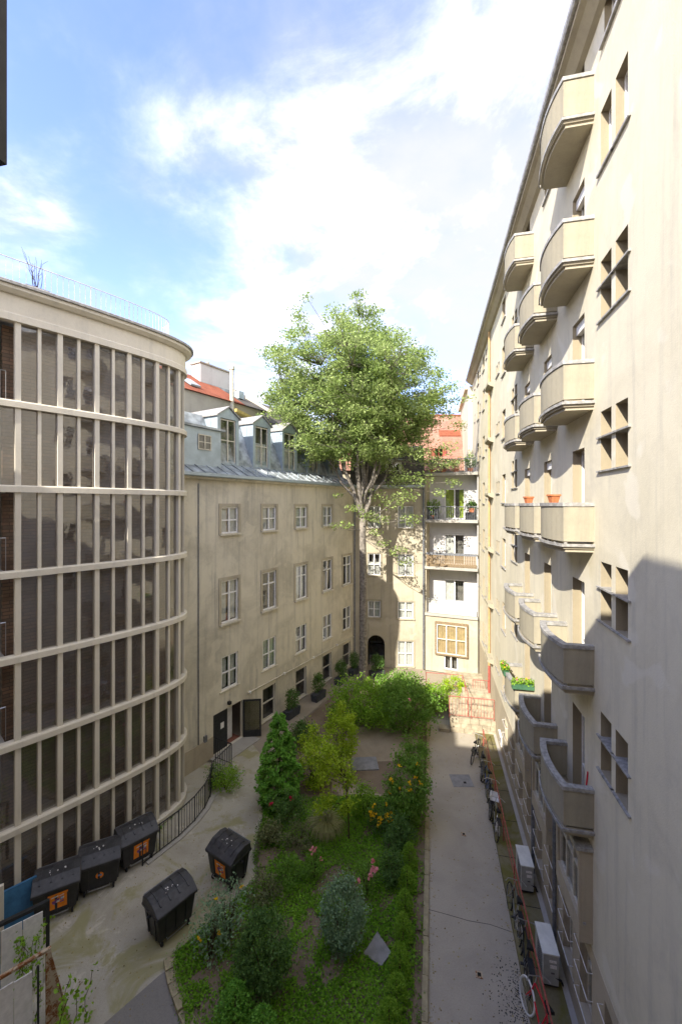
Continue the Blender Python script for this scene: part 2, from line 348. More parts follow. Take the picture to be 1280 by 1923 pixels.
M['leaf_fir'] = leafmat('cypress_leaf', (0.078, 0.235, 0.023), (0.216, 0.47, 0.058), 0.2)
M['leaf_dull'] = leafmat('dull_leaf', (0.113, 0.142, 0.053), (0.246, 0.264, 0.113), 0.3)
M['grass'] = leafmat('ground_cover_leaf', (0.09, 0.225, 0.012), (0.25, 0.50, 0.035), 0.38, 0.6, (0.30, 0.55, 0.05))
M['straw'] = leafmat('straw_blade', (0.226, 0.246, 0.094), (0.49, 0.471, 0.226), 0.3)
M['pink'] = leafmat('pink_petal', (0.70, 0.16, 0.20), (0.85, 0.36, 0.38), 0.3)
M['crimson'] = leafmat('crimson_petal', (0.50, 0.015, 0.05), (0.65, 0.04, 0.10), 0.3)
M['yellow'] = leafmat('yellow_petal', (0.80, 0.42, 0.005), (0.90, 0.60, 0.02), 0.3)
M['bare_twig'] = plain('bare_twig', (0.07, 0.05, 0.045), 0.9, 0.3, 9)

# ------------------------------------------------------------------ facades and windows (x along the wall, -y outward, z up)
def facade(mb, x0, x1, z0, z1, holes, depth=0.2, y=0.0, rv=None):
    xs = sorted({x0, x1, *[h[0] for h in holes], *[h[1] for h in holes]}); zs = sorted({z0, z1, *[h[2] for h in holes], *[h[3] for h in holes]})
    xs = [q for q in xs if x0 <= q <= x1]; zs = [q for q in zs if z0 <= q <= z1]
    for za, zb in zip(zs, zs[1:]):
        run = None
        for xa, xb in zip(xs, xs[1:]):
            cx, cz = (xa + xb) / 2, (za + zb) / 2
            solid = not any(h[0] < cx < h[1] and h[2] < cz < h[3] for h in holes)
            if solid: run = (run[0], xb) if run else (xa, xb)
            if (not solid or xb == xs[-1]) and run:
                mb.face([(run[0], y, za), (run[1], y, za), (run[1], y, zb), (run[0], y, zb)]); run = None
    keep_ = mb; mb = rv if rv is not None else mb
    for a, b, c, d in [h[:4] for h in holes]:
        e = y + depth
        mb.face([(a, y, c), (b, y, c), (b, e, c), (a, e, c)]); mb.face([(a, e, d), (b, e, d), (b, y, d), (a, y, d)])
        mb.face([(a, y, c), (a, e, c), (a, e, d), (a, y, d)]); mb.face([(b, e, c), (b, y, c), (b, y, d), (b, e, d)])
    return keep_
_wc = {}
def window(parent, xc, z0, w, h, y=0.1, cols=2, bars=(0.6,), frame='white_paint', curtain=None, sill=None, fw=0.06, name='window', depth=0.45, panes=True, glassm='glass', label=None, open_frac=0.0):
    key = (round(w, 3), round(h, 3), cols, tuple(bars), frame, fw)
    if key not in _wc:
        mb = MB(); t_ = 0.05
        mb.box(-w / 2, -w / 2 + fw, 0, t_, 0, h); mb.box(w / 2 - fw, w / 2, 0, t_, 0, h)
        mb.box(-w / 2 + fw, w / 2 - fw, 0, t_, 0, fw); mb.box(-w / 2 + fw, w / 2 - fw, 0, t_, h - fw, h)
        xs = [-w / 2 + w * i / cols for i in range(cols + 1)]; zs = [0] + [b * h for b in bars] + [h]
        for q in xs[1:-1]: mb.box(q - fw * 0.6, q + fw * 0.6, -0.008, t_ + 0.004, fw, h - fw)
        for q in zs[1:-1]: mb.box(-w / 2 + fw, w / 2 - fw, -0.004, t_ + 0.002, q - fw * 0.42, q + fw * 0.42)
        cells = [(xs[i], xs[i + 1], zs[j], zs[j + 1]) for i in range(cols) for j in range(len(zs) - 1)]
        pm = [MB().face([(a, 0.03, c), (b, 0.03, c), (b, 0.03, d), (a, 0.03, d)]).mesh('pane', M[glassm]) for a, b, c, d in cells]
        _wc[key] = (mb.mesh(name, M[frame]), pm)
    fm, pm = _wc[key]
    o = obj(name, fm, parent, (xc, y, z0))
    if panes:
        for q in pm: obj('pane', q, o)
    k2 = ('room', round(w, 3), round(h, 3), depth)
    if k2 not in _wc:
        mb = MB(); e = depth; a, b = -w / 2, w / 2
        mb.face([(a, e, 0), (b, e, 0), (b, e, h), (a, e, h)]); mb.face([(a, .06, 0), (b, .06, 0), (b, e, 0), (a, e, 0)]); mb.face([(a, e, h), (b, e, h), (b, .06, h), (a, .06, h)])
        mb.face([(a, .06, 0), (a, e, 0), (a, e, h), (a, .06, h)]); mb.face([(b, e, 0), (b, .06, 0), (b, .06, h), (b, e, h)])
        _wc[k2] = mb.mesh('interior', M['room'])
    obj('interior', _wc[k2], o)
    if curtain:
        cm, spans = curtain; mb = MB()
        for a, b, c, d in spans:
            n = max(3, int((b - a) * w / 0.05)); pr = None
            for i in range(n + 1):
                q = -w / 2 + w * (a + (b - a) * i / n); yy = 0.13 + 0.02 * math.sin(i * 1.9 + a * 9)
                if pr: mb.face([(pr[0], pr[1], c * h), (q, yy, c * h), (q, yy, d * h), (pr[0], pr[1], d * h)])
                pr = (q, yy)
        mb.build('curtain', M[cm], o)
    if sill: MB().box(-w / 2 - 0.12, w / 2 + 0.12, -y - sill[0], 0.0, -sill[1], -0.003).build('sill', M[sill[2]], o)
    if label: o['label'] = label
    return o
CURT = [('curtain', [(0.04, 0.48, 0.03, 0.97), (0.55, 0.96, 0.03, 0.97)]), ('curtain', [(0.04, 0.96, 0.03, 0.97)]), ('curtain', [(0.05, 0.42, 0.05, 0.95), (0.58, 0.95, 0.05, 0.95)]), ('curtain', [(0.05, 0.95, 0.05, 0.6)]), None, ('curtain', [(0.05, 0.3, 0.03, 0.97), (0.7, 0.95, 0.03, 0.97)]), ('curtain', [(0.05, 0.95, 0.04, 0.96)])]

# ------------------------------------------------------------------ ground
gm = MB().face([(-150, -150, -0.06), (150, -150, -0.06), (150, 200, -0.06), (-150, 200, -0.06)])
tag(gm.build('ground', M['walk']), kind='structure')
def quad_R(w0, w1, u0, u1, z): return [(*RW(w0, u0), z), (*RW(w1, u0), z), (*RW(w1, u1), z), (*RW(w0, u1), z)]
tag(MB().face(quad_R(-0.05, 2.31, -0.6, 24.5, 0.0)).build('path', M['path']), kind='structure')
ledge = tag(MB().box(2.31, 3.39, -0.6, 24.2, -0.05, 0.12).build('ledge', M['moss'], None, (0, 0, 0), ROT_R), kind='structure')
for i in range(12): MB().box(2.32, 3.38, 3 + i * 1.75, 3.02 + i * 1.75, 0.121, 0.124).build('joint', M['grit'], ledge)
tag(MB().box(3.24, 3.38, -0.6, 23.8, 0.125, 0.15).build('gutter', M['concrete_grey'], None, (0, 0, 0), ROT_R), kind='structure')
yard_px = [G(-200, 1923), G(150, 2600), G(330, 1850), G(312, 1806), G(380, 1742), G(480, 1652), G(476, 1600), G(500, 1500), G(488, 1470), G(500, 1430), G(470, 1392), (-6.2, 19.8), (-9.5, 20.5), (-16, 14), (-16, 3)]
tag(MB().face([(x, y, 0.0) for x, y in yard_px]).build('yard', M['yard']), kind='structure')
tag(MB().face([(x, y, 0.012) for x, y in (G(322, 1818), G(300, 1832), G(196, 1923), (-5.5, 7.0), (-0.2, 7.0), G(352, 1935))]).build('drive', M['asphalt']), kind='structure')
walk = [(-6.4, 20.0), G(470, 1392), G(500, 1430), G(560, 1360), G(625, 1303), G(700, 1290), G(800, 1275), (6.3, 31.2), (0.9, 31.9)]
tag(MB().face([(x, y, 0.004) for x, y in walk]).build('walkway', M['walk']), kind='structure')
# garden bed: fan of soil with a gently uneven surface
bed = [G(350, 1935), (-0.9, 6.5), RW(-0.21, 6.5), RW(-0.21, 23.6), G(820, 1322), G(790, 1290), G(700, 1292), G(628, 1305), G(562, 1362), G(503, 1432), G(492, 1470), G(503, 1500), G(480, 1600), G(486, 1652), G(385, 1745), G(322, 1806)]
def inside(x, y, poly):
    c = False; j = len(poly) - 1
    for i in range(len(poly)):
        a, b = poly[i], poly[j]
        if (a[1] > y) != (b[1] > y) and x < (b[0] - a[0]) * (y - a[1]) / (b[1] - a[1]) + a[0]: c = not c
        j = i
    return c
def hill(x, y): return 0.07 + 0.035 * math.sin(x * 1.7 + y * 0.8) + 0.03 * math.sin(y * 1.3 - x * 0.6)
ga = MB(); st = 0.3; base = [(x, y) for x, y in bed]
ga.prism(base, -0.03, 0.05)
tag(ga.build('garden_bed', M['soil']), kind='structure')
sm = MB(); x0g, x1g = -5.5, 7.5
for iy in range(int((30 - 6.5) / st)):
    for ix in range(int((x1g - x0g) / st)):
        a, b = x0g + ix * st, 6.5 + iy * st
        if all(inside(p, q, bed) for p, q in ((a, b), (a + st, b), (a + st, b + st), (a, b + st))):
            sm.face([(p, q, hill(p, q)) for p, q in ((a, b), (a + st, b), (a + st, b + st), (a, b + st))])
tag(sm.build('soil', M['soil'], smooth=True), kind='structure')
gp = [G(660, 1365), G(795, 1362), G(800, 1420), G(715, 1440), G(722, 1500), G(655, 1520), G(600, 1470), G(560, 1420)]
gq = MB()
for iy in range(40):
    for ix in range(40):
        a, b = -4 + ix * st, 15 + iy * st
        if all(inside(p, q, gp) for p, q in ((a, b), (a + st, b), (a + st, b + st), (a, b + st))):
            gq.face([(p, q, hill(p, q) + 0.008) for p, q in ((a, b), (a + st, b), (a + st, b + st), (a, b + st))])
tag(gq.build('bare_earth', M['gravel'], smooth=True), kind='structure')
# kerb along the path, stone by stone
kerb = tag(MB().box(-0.2, -0.06, 5.0, 23.6, -0.05, 0.03).build('kerb', M['kerb'], None, (0, 0, 0), ROT_R), kind='structure')
u = 5.0; k = 0
km = MB().box(-0.075, 0.075, 0.006, 0.988, -0.04, 0.0).mesh('kerb_stone', M['kerb'])
while u < 23.4:
    obj('kerb_stone', km, kerb, (-0.13 + R.uniform(-.006, .006), u, 0.10 + R.uniform(-.01, .01)), R.uniform(-.006, .006)); u += 1.0
edge = tag(MB().sweep([G(318, 1803), G(327, 1850), G(345, 1900), G(372, 1960)], [(-0.1, -0.03), (0.1, -0.03), (0.1, 0.02), (-0.1, 0.02)]).build('stone_edging', M['stone']), kind='structure')
pts = [Vector((*G(318, 1803), 0)), Vector((*G(327, 1850), 0)), Vector((*G(345, 1900), 0)), Vector((*G(372, 1960), 0))]
for a, b in zip(pts, pts[1:]):
    d = b - a; n = max(1, round(d.length / 0.36)); L = d.length / n
    for i in range(n):
        c = a + d * ((i + .5) / n); MB().box(-L / 2 + .012, L / 2 - .012, -0.13 - R.uniform(0, .02), 0.13, 0.0, 0.11 + R.uniform(-.02, .02)).build('edging_stone', M['kerb'], edge, tuple(c), math.atan2(d.y, d.x) + R.uniform(-.05, .05))
for a, b, lab in (((655, 1447), (712, 1425), 'grey paving slab lying on the bare earth between the shrubs'),):
    c = G(684, 1437); o = MB().box(-0.62, 0.62, -0.48, 0.48, 0, 0.05).build('paving_slab', M['slab'], None, (*c, hill(*c) + 0.02), 0.06); tag(o, lab, 'slab')
dp = [G(708, 1758), G(734, 1798), G(716, 1824), G(682, 1800)]; c = G(709, 1795)
o = MB().prism([(x - c[0], y - c[1]) for x, y in (dp[3], dp[2], dp[1], dp[0])], 0, 0.07).build('stepping_stone', M['slab'], None, (*c, 0.07)); tag(o, 'diamond-shaped grey stepping stone set in the grass', 'stone')
for px, py, s, lab in ((870, 1567, .16, 'small square drain cover on the path between its crack and the bare patch'), (899, 1831, .17, 'small square drain cover on the path beside the scattered grit'), ):
    e = empty('drain_cover', (*G(px, py), 0.004), ROT_R); tag(e, lab, 'drain', 'drain covers in the path')
    MB().box(-s / 2, s / 2, -s / 2, s / 2, 0, 0.012).box(-s * .32, s * .32, -s * .32, s * .32, .012, .016).build('frame', M['rust'], e); MB().box(-s * .26, s * .26, -s * .26, s * .26, .0165, .019).build('grate', M['grit'], e)
e = empty('drain_slab', (*G(868, 1466), 0.003), ROT_R + .2); tag(e, 'pale concrete square with a drain hole set in the path', 'drain')
MB().box(-.5, .4, -.42, .42, 0, .006).build('surround', M['slab'], e); MB().box(-.0, .12, -.2, -.08, .0065, .012).build('hole_cover', M['grit'], e)
tag(MB().sweep([RW(-.05, 12.9), RW(.5, 12.86), RW(1.1, 12.8), RW(1.7, 12.82), RW(2.3, 12.72)], [(-.006, .001), (.006, .001), (.006, .003), (-.006, .003)]).build('expansion_joint', M['grit']), kind='structure')
gr = MB()
for i in range(500):
    w = 2.25 - abs(R.gauss(0, .32)); u = 10.8 + R.gauss(0, .65); s = R.uniform(.004, .011)
    if w < .9: continue
    x, y = RW(w, u); gr.box(x - s, x + s, y - s, y + s, .001, .001 + s)
tag(gr.build('grit', M['grit']), 'dark grit scattered on the path beside the bicycles', 'grit', kind='stuff')

# ------------------------------------------------------------------ tall apartment building with the balconies
AP = empty('apartment_building', (3.4 * CS, -3.4 * SN, 0), math.atan2(-CS, -SN)); tag(AP, 'tall cream apartment building with columns of curved plaster balconies', 'building')
FL = lambda k: 11.45 + 3.06 * k
NEAR = (9.83, 12.45, 15.12); BL = 1.79
holes = []; wins = []
def hole(u0, u1, z0, z1, **kw):
    h = (-u1, -u0, z0, z1); holes.append(h); wins.append((h, kw)); return h
balc = []
for c, un in enumerate(NEAR):
    for k in (-2, -1, 0, 1, 2, 3):
        if c == 1 and k == 3: hole(un + .55, un + 1.25, FL(k) + .9, FL(k) + 1.9, t='win'); continue
        balc.append((c, k)); hole(un + .52, un + 1.32, FL(k) - .02, FL(k) + (2.15 if k < 3 else 1.1 + .0), t='door', k=k, c=c) if k < 3 else hole(un + .52, un + 1.32, FL(k), FL(k) + 1.78, t='door', k=k, c=c)
for j in range(-3, 3):
    z = 13.0 + 3.06 * j
    if j < -2: continue
    for u0, u1 in ((7.33 * 1.023 + .73, 7.82 * 1.023 + .73), (8.0 * 1.023 + .73, 8.5 * 1.023 + .73)):
        hole(u0, u1, z, z + 1.2, t='pair', mid=(j < 2))
hole(8.45, 9.25, 21.6, 22.4, t='win')
for j in range(-3, 3):
    z = 13.0 + 3.06 * j
    for u0 in (17.85, 18.5): hole(u0, u0 + .42, z, z + 1.15, t='pair', mid=True)
    for u0 in (22.3,): hole(u0, u0 + .35, z - .1, z + .5, t='small')
    for u0 in (22.9,): hole(u0, u0 + .35, z - .1, z + .5, t='small')
for k in range(-3, 4):
    z = FL(k) + .95
    if z + 1.3 > 22.4: z = 21.3 - .2
    for u0 in (20.5, 28.2, 31.4): hole(u0, u0 + .9, z, z + (1.35 if k < 3 else 1.0), t='win')
    for u0 in (27.0, 30.4, 34.0): hole(u0, u0 + .4, z + .3, z + .9, t='small')
GWIN = (8.85, 10.25, 11.5, 12.85, 14.25, 15.7, 17.1, 18.6, 20.2)
for u0 in GWIN: hole(u0 - .36, u0 + .36, .75, 2.42, t='ground')
hz_ = [h for h in holes if h[3] <= 2.6]; hu = [h for h in holes if h[3] > 2.6]
ZT = 22.75
w_ = facade(MB(), -36.3, 0.75, 2.74, ZT, hu, .24, 0.0, MB())
for h in hu:
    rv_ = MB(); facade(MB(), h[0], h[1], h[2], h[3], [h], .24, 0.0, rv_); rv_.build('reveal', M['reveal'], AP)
w_.face([(-36.3, 0, ZT), (.75, 0, ZT), (.75, 11, ZT), (-36.3, 11, ZT)]); w_.face([(-36.3, 0, 2.74), (-36.3, 0, ZT), (-36.3, 11, ZT), (-36.3, 11, 2.74)])
w_.build('wall', M['cream'], AP)
p_ = facade(MB(), -36.3, 0.75, 0.0, 2.74, hz_, .24, -0.012); p_.face([(-36.3, -.012, 2.74), (.75, -.012, 2.74), (.75, 0, 2.74), (-36.3, 0, 2.74)]); p_.build('plinth', M['plinth'], AP)
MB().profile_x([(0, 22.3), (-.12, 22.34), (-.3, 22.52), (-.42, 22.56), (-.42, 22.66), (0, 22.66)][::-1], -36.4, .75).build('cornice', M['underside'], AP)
MB().profile_x([(0.1, 22.665), (-.5, 22.665), (-.53, 22.72), (-.53, 22.84), (-.47, 22.84), (-.45, 22.76), (0.1, 22.80)][::-1], -36.45, .75).build('gutter', M['coping'], AP)
MB().box(-45, -36.31, -.35, 9, 0, 22.0).box(-45, -36.3, -.6, 9, 22.0, 22.25).build('rear_wing', M['cream'], AP)
for h, kw in wins:
    a, b, c, d = h; xc = (a + b) / 2; w = b - a; t_ = kw['t']
    if t_ == 'door':
        cu = R.choice([None, ('curtain', [(0.05, 0.45, 0.02, 0.96)]), ('curtain', [(.55, .95, .02, .96)])])
        o = window(AP, xc, c, w, d - c, .2, 2, (0.32,), 'white_paint', cu, None, .055, 'balcony_door')
        if kw['k'] in (1, 0, 2) and not (kw['c'] == 0 and kw['k'] == 0): MB().box(-w / 2 + .01, w / 2 - .01, -.12, -.012, d - c - .24, d - c - .01).build('shutter_box', M['white_paint'], o)
    elif t_ == 'pair':
        if kw['mid']:
            o = window(AP, xc, c, w, .64, .215, 1, (), 'cream_paint', None, (.05, .035, 'coping'), .035)
            window(AP, xc, c + .69, w, d - c - .69, .215, 1, (), 'cream_paint', None, (.05, .035, 'coping'), .035)
        else: window(AP, xc, c, w, d - c, .15, 1, (), 'white_paint', ('curtain', [(0.05, .95, .03, .97)]), (.05, .05, 'coping'), .04)
    elif t_ == 'win': window(AP, xc, c, w, d - c, .13, 2, (0.65,), 'white_paint', R.choice(CURT), (.06, .06, 'coping'))
    elif t_ == 'small': window(AP, xc, c, w, d - c, .13, 1, (), 'cream_paint', None, (.05, .05, 'coping'), .04)
    else:
        o = window(AP, xc, c, w, d - c, .15, 2, (0.62,), 'cream_paint', R.choice(CURT), (.03, .05, 'concrete_grey'), .05)
        for zr in (.3, .9, 1.5): MB().tube([(-.42, -.14, zr), (-.42, -.27, zr), (.42, -.27, zr), (.42, -.14, zr)], .011, 5).build('guard_rail', M['rail_white'], o)
# bays under the lowest balconies
for un in NEAR:
    e = empty('bay', (-(un + .86), 0, 2.86), 0, AP)
    bw = .84
    b_ = facade(MB(), -bw, bw, 0, 2.0, [(-bw + .1, bw - .1, .45, 1.78)], .12, -.27)
    b_.face([(bw, -.27, 0), (bw, 0, 0), (bw, 0, 2.0), (bw, -.27, 2.0)]); b_.face([(-bw, 0, 0), (-bw, -.27, 0), (-bw, -.27, 2.0), (-bw, 0, 2.0)]); b_.face([(-bw, -.27, 0), (-bw, 0, 0), (bw, 0, 0), (bw, -.27, 0)])
    b_.build('bay_wall', M['plinth'], e)
    MB().box(-bw - .05, bw + .05, -.34, 0, 2.003, 2.07).build('bay_roof', M['coping'], e)
    o = window(AP, -(un + .86), 2.86 + .45, 2 * bw - .2, 1.33, -.2, 3, (0.68,), 'cream_paint', None, (.14, .05, 'coping'), .05, 'bay_window', .18)
# balconies
def outline(L, p, bow, n=9):
    return [(L / 2, 0.0)] + [(L / 2 * (1 - 2 * i / n), -p - bow * (1 - (1 - 2 * i / n) ** 2)) for i in range(n + 1)] + [(-L / 2, 0.0)]
ol = outline(BL, .56, .12)
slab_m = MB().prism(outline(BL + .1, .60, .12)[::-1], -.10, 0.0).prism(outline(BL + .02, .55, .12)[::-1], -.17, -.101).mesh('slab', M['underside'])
lip_m = MB().sweep(outline(BL + .14, .62, .12), [(-.03, -.05), (.0, -.05), (.0, .012), (-.03, .012)]).mesh('slab_edge', M['coping'])
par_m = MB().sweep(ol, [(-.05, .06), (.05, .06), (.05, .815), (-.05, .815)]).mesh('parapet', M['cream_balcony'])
cop_m = MB().sweep(ol, [(-.075, .82), (.075, .82), (.075, .9), (-.075, .9)]).mesh('coping', M['coping'])
foot_m = MB()
for i in (1, 3, 5, 7, 9): foot_m.box(ol[i][0] - .03, ol[i][0] + .03, ol[i][1] - .02, ol[i][1] + .04, 0.0, .06)
foot_m = foot_m.mesh('parapet_foot', M['coping'])
for c, k in balc:
    e = empty('balcony', (-(NEAR[c] + BL / 2), 0, FL(k)), 0, AP)
    for nm, me in (('slab', slab_m), ('slab_edge', lip_m), ('parapet', par_m), ('coping', cop_m), ('parapet_foot', foot_m)): obj(nm, me, e)
# stair tower ledges, pipes
for j in range(-3, 3):
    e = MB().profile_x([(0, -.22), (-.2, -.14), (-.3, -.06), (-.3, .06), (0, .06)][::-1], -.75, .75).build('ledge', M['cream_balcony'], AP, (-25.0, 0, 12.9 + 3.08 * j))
MB().tube([(-25.3, -.09, 3.0), (-25.3, -.09, 22.3)], .06, 8).build('drain_pipe', plain('tan_pipe', (.50, .33, .15), .5, .2, 6), AP)
MB().tube([(-25.3, -.09, .15), (-25.3, -.09, 3.0)], .065, 8).build('drain_pipe', M['red_paint'], AP)
for u in (11.98 + .33, 14.75): MB().tube([(-u, -.10, .15), (-u, -.10, 4.9)], .055, 8).build('drain_pipe', M['grey_metal'], AP)
MB().box(-21.9, -21.4, -.06, .05, .5, 1.0).box(-21.98, -21.32, -.1, .05, 1.003, 1.06).build('cellar_window', M['white_paint'], AP)
MB().box(-21.78, -21.52, -.066, -.061, .6, .9).build('cellar_pane', M['room'], AP)

# ------------------------------------------------------------------ building the photograph is taken from (behind the camera)
OWN = empty('brick_rear_building', (*RW(-.25, -.8), 0), ROT_R); tag(OWN, 'brown brick rear building whose roof shades the courtyard', 'building')
ow = MB()
ow.box(-10.25, 0, -9, 0, 0, 18.26); ow.box(0.002, 3.65, -9, -.002, 0, 17.04); ow.box(-32, -10.252, -9, 0, 0, 22.0)
ow.build('wall', M['brick_back'], OWN)
for i in range(5):
    for j in range(5): MB().box(-.5, .5, 0.002, .03, 0, 1.6).build('window', M['white_paint'], OWN, (-3.2 - i * 3.1, 0, 1.6 + j * 3.3))
MB().box(-1.05, -.772, 1.58, 1.63, 13.14, 14.9).build('window_sash', M['dark_metal'], OWN)

# ------------------------------------------------------------------ curved stair building
keys = [(-8, 35), (-1, 40), (0, 42), (3.5, 37), (4.9, 31), (5.75, 17), (6.3, -8), (7.1, -45), (8.3, -80)]
def head(s):
    for a, b in zip(keys, keys[1:]):
        if a[0] <= s <= b[0]: return math.radians(a[1] + (b[1] - a[1]) * (s - a[0]) / (b[0] - a[0]))
    return math.radians(keys[-1][1])
CUR = {}
x, y, s = -10.0, 12.12, 0.0
for i in range(831):
    CUR[i] = (x, y); h_ = head(s); x += .01 * math.sin(h_); y += .01 * math.cos(h_); s += .01
x, y, s = -10.0, 12.12, 0.0
for i in range(0, -801, -1):
    CUR[i] = (x, y); h_ = head(s); x -= .01 * math.sin(h_); y -= .01 * math.cos(h_); s -= .01
def cv(s, off=0.0):                     # off > 0: outward, to the courtyard
    i = max(-800, min(830, int(round(s * 100)))); x, y = CUR[i]; h_ = head(s)
    return (x + off * math.cos(h_), y - off * math.sin(h_))
TW = empty('glazed_stair_building', (*cv(3.0), 0)); tag(TW, 'curved building with tall dark glass panes in a pale concrete grid', 'building')
org = cv(3.0)
def loc(p): return (p[0] - org[0], p[1] - org[1])
def line(s0, s1, off, n=70): return [loc(cv(s0 + (s1 - s0) * i / n, off)) for i in range(n + 1)]
BANDS = [.18, 2.6, 5.15, 7.7, 10.23, 12.78, 15.3, 17.86]
for i, z in enumerate(BANDS):
    hh = .105 if 0 < i < 7 else .12
    MB().sweep(line(-6, 8.2, 0), [(-.12, z - hh), (.16, z - hh), (.16, z + hh - .04), (.13, z + hh), (-.12, z + hh)]).build('floor_band', M['concrete_frame'], TW)
MB().sweep(line(-6, 8.2, 0), [(-.12, -.05), (.10, -.05), (.10, .055), (-.12, .055)]).build('plinth', M['concrete_frame'], TW)
MB().sweep(line(-6, 8.2, 0), [(-.12, 17.99), (.10, 17.99), (.10, 18.52), (-.12, 18.52)]).build('frieze', M['concrete_frame'], TW)
MB().sweep(line(-6, 8.2, 0), [(-.12, 18.525), (.2, 18.525), (.34, 18.62), (.34, 18.72), (-.12, 18.72)]).build('cornice', M['concrete_frame'], TW)
MB().sweep(line(-6, 8.2, 0), [(-.3, 18.725), (.42, 18.725), (.42, 18.80), (.36, 18.84), (-.3, 18.84)]).build('gutter', M['coping'], TW)
S0 = .46; DS = .54; mul_s = [S0 + DS * i for i in range(-11, 15)]
for i, s in enumerate(mul_s):
    if s > 8.1: continue
    thick = (i - 11) % 2 == 0; hw = .072 if thick else .045
    p = loc(cv(s)); MB().box(-.10, .09 if thick else .06, -hw, hw, .06, 17.8).build('mullion', M['concrete_frame'], TW, (*p, 0), -head(s))
open_rows = {1: False}
pg = {}
for i, (s, s2) in enumerate(zip(mul_s, mul_s[1:])):
    if s2 > 8.1: continue
    a, b = loc(cv(s, -.02)), loc(cv(s2, -.02))
    for j in range(7):
        if i in (9, 10) and j in (2, 3, 4, 6): continue          # open stair landings
        z0, z1 = BANDS[j] + .1, BANDS[j + 1] - .1
        jt = R.uniform(-.006, .006); nx, ny = math.cos(head(s)), -math.sin(head(s))
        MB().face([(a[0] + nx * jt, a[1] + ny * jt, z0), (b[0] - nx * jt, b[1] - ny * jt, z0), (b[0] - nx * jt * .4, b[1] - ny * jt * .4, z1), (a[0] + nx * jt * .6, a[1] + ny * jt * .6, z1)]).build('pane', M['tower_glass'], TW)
MB().sweep(line(.2, 8.2, 0), [(-.75, .06), (-.6, .06), (-.6, 17.8), (-.75, 17.8)]).build('backing_wall', M['brick_reflected'], TW)  # this and the next wall are added to imitate brickwork mirrored in the panes
MB().sweep(line(-6, -1.4, 0), [(-.75, .06), (-.6, .06), (-.6, 17.8), (-.75, 17.8)]).build('backing_wall', M['brick_reflected'], TW)
MB().sweep(line(-1.4, .2, 0), [(-2.6, .06), (-2.5, .06), (-2.5, 17.8), (-2.6, 17.8)]).build('backing_wall', M['room'], TW)
for z in (5.2, 7.75, 10.3, 12.8, 15.35): MB().sweep(line(-1.4, .2, 0, 8), [(-2.5, z - .15), (-.13, z - .15), (-.13, z), (-2.5, z)]).build('landing', M['concrete_grey'], TW)
for z in (5.2, 7.75, 10.3, 15.35):
    rl = MB(); pl = [cv(-1.3 + .14 * i, -.35) for i in range(12)]
    rl.tube([(*loc(p), z + 1.0) for p in pl], .02, 5)
    for p in pl: rl.tube([(*loc(p), z), (*loc(p), z + 1.0)], .01, 4)
    rl.build('landing_railing', M['silver'], TW)
roofp = line(-6, 8.2, -.1, 50) + [loc((-13, 20.5)), loc((-20, 12))]
MB().prism(roofp[::-1], 18.55, 18.735).build('roof', M['zinc_old'], TW)
rr = MB(); pl = [cv(-5.5 + .17 * i, -.55) for i in range(80)]
for i, p in enumerate(pl):
    if -5.5 + .17 * i > 7.9: break
    rr.tube([(*loc(p), 18.8), (*loc(p), 19.9)], .008 if i % 8 else .018, 4, False)
pl2 = [cv(-5.5 + .17 * i, -.55) for i in range(79)]
rr.tube([(*loc(p), 19.9) for p in pl2], .015, 5); rr.tube([(*loc(p), 18.95) for p in pl2], .014, 4)
rr.build('roof_railing', M['cream_paint'], TW)
# flowerpot with a leafless shrub on that roof
pp = cv(1.0, -.25)
o = MB().box(-.32, .32, -.14, .14, 0, .22).build('roof_planter', M['coping'], None, (*pp, 18.85), -head(1.0) + 1.57); tag(o, 'long grey planter trough on the curved roof edge', 'planter')
def twig_shrub(name, base, hgt, n, spread, mat, seed):
    r = random.Random(seed); mb = MB()
    for i in range(n):
        a = r.uniform(0, 6.28); q = Vector((r.uniform(-.12, .12), r.uniform(-.05, .05), 0)); d = Vector((math.cos(a) * spread * r.uniform(.2, 1), math.sin(a) * spread * r.uniform(.2, 1), 1)).normalized()
        pts = [q.copy()]; L = hgt * r.uniform(.6, 1)
        for k in range(4):
            q = q + d * L / 4; d = (d + Vector((r.uniform(-.2, .2), r.uniform(-.2, .2), .15))).normalized(); pts.append(q.copy())
            if k > 0:
                sd = (d + Vector((r.uniform(-.9, .9), r.uniform(-.9, .9), .2))).normalized(); mb.tube([q, q + sd * L * .22], [.006, .003], 4, False)
        mb.tube(pts, [.012, .010, .008, .006, .003], 4, False)
    return mb.build(name, mat, None, base)
tag(twig_shrub('bare_shrub', (*pp, 19.05), 1.15, 9, .45, M['bare_twig'], 3), 'leafless shrub in the trough on the curved roof', 'shrub')

# ------------------------------------------------------------------ old house with dormers
LA = (-5.19, 21.9); LR = math.atan2(.852, .523)
OH = empty('dormer_house', (*LA, 0), LR); tag(OH, 'sooty old plastered house with a row of zinc dormers', 'house')
hs = []; SX = (-.88, 2.12, 5.12, 8.1, 10.75)
rows = [(10.85, 12.2, 1.15, (), 0), (6.35, 8.5, 1.15, (0.68,), 1), (2.98, 4.7, 1.12, (0.5,), 2)]
for i, sx in enumerate(SX):
    for z0, z1, w, b, r_ in rows:
        if r_ == 0 and i == 4: continue
        hs.append((sx - w / 2, sx + w / 2, z0, z1, b, i, r_))
    if i > 0: hs.append((sx - .55, sx + .55, .12, 1.95, (0.52,), i, 3))
DOOR = (-1.95, 0.0, 0.05, 2.02)
wb = facade(MB(), -7, 11.9, 0, 13.5, [h[:4] for h in hs] + [DOOR], .16)
wb.face([(11.9, 0, 0), (11.9, 8, 0), (11.9, 8, 13.5), (11.9, 0, 13.5)]); wb.build('wall', M['soot'], OH)
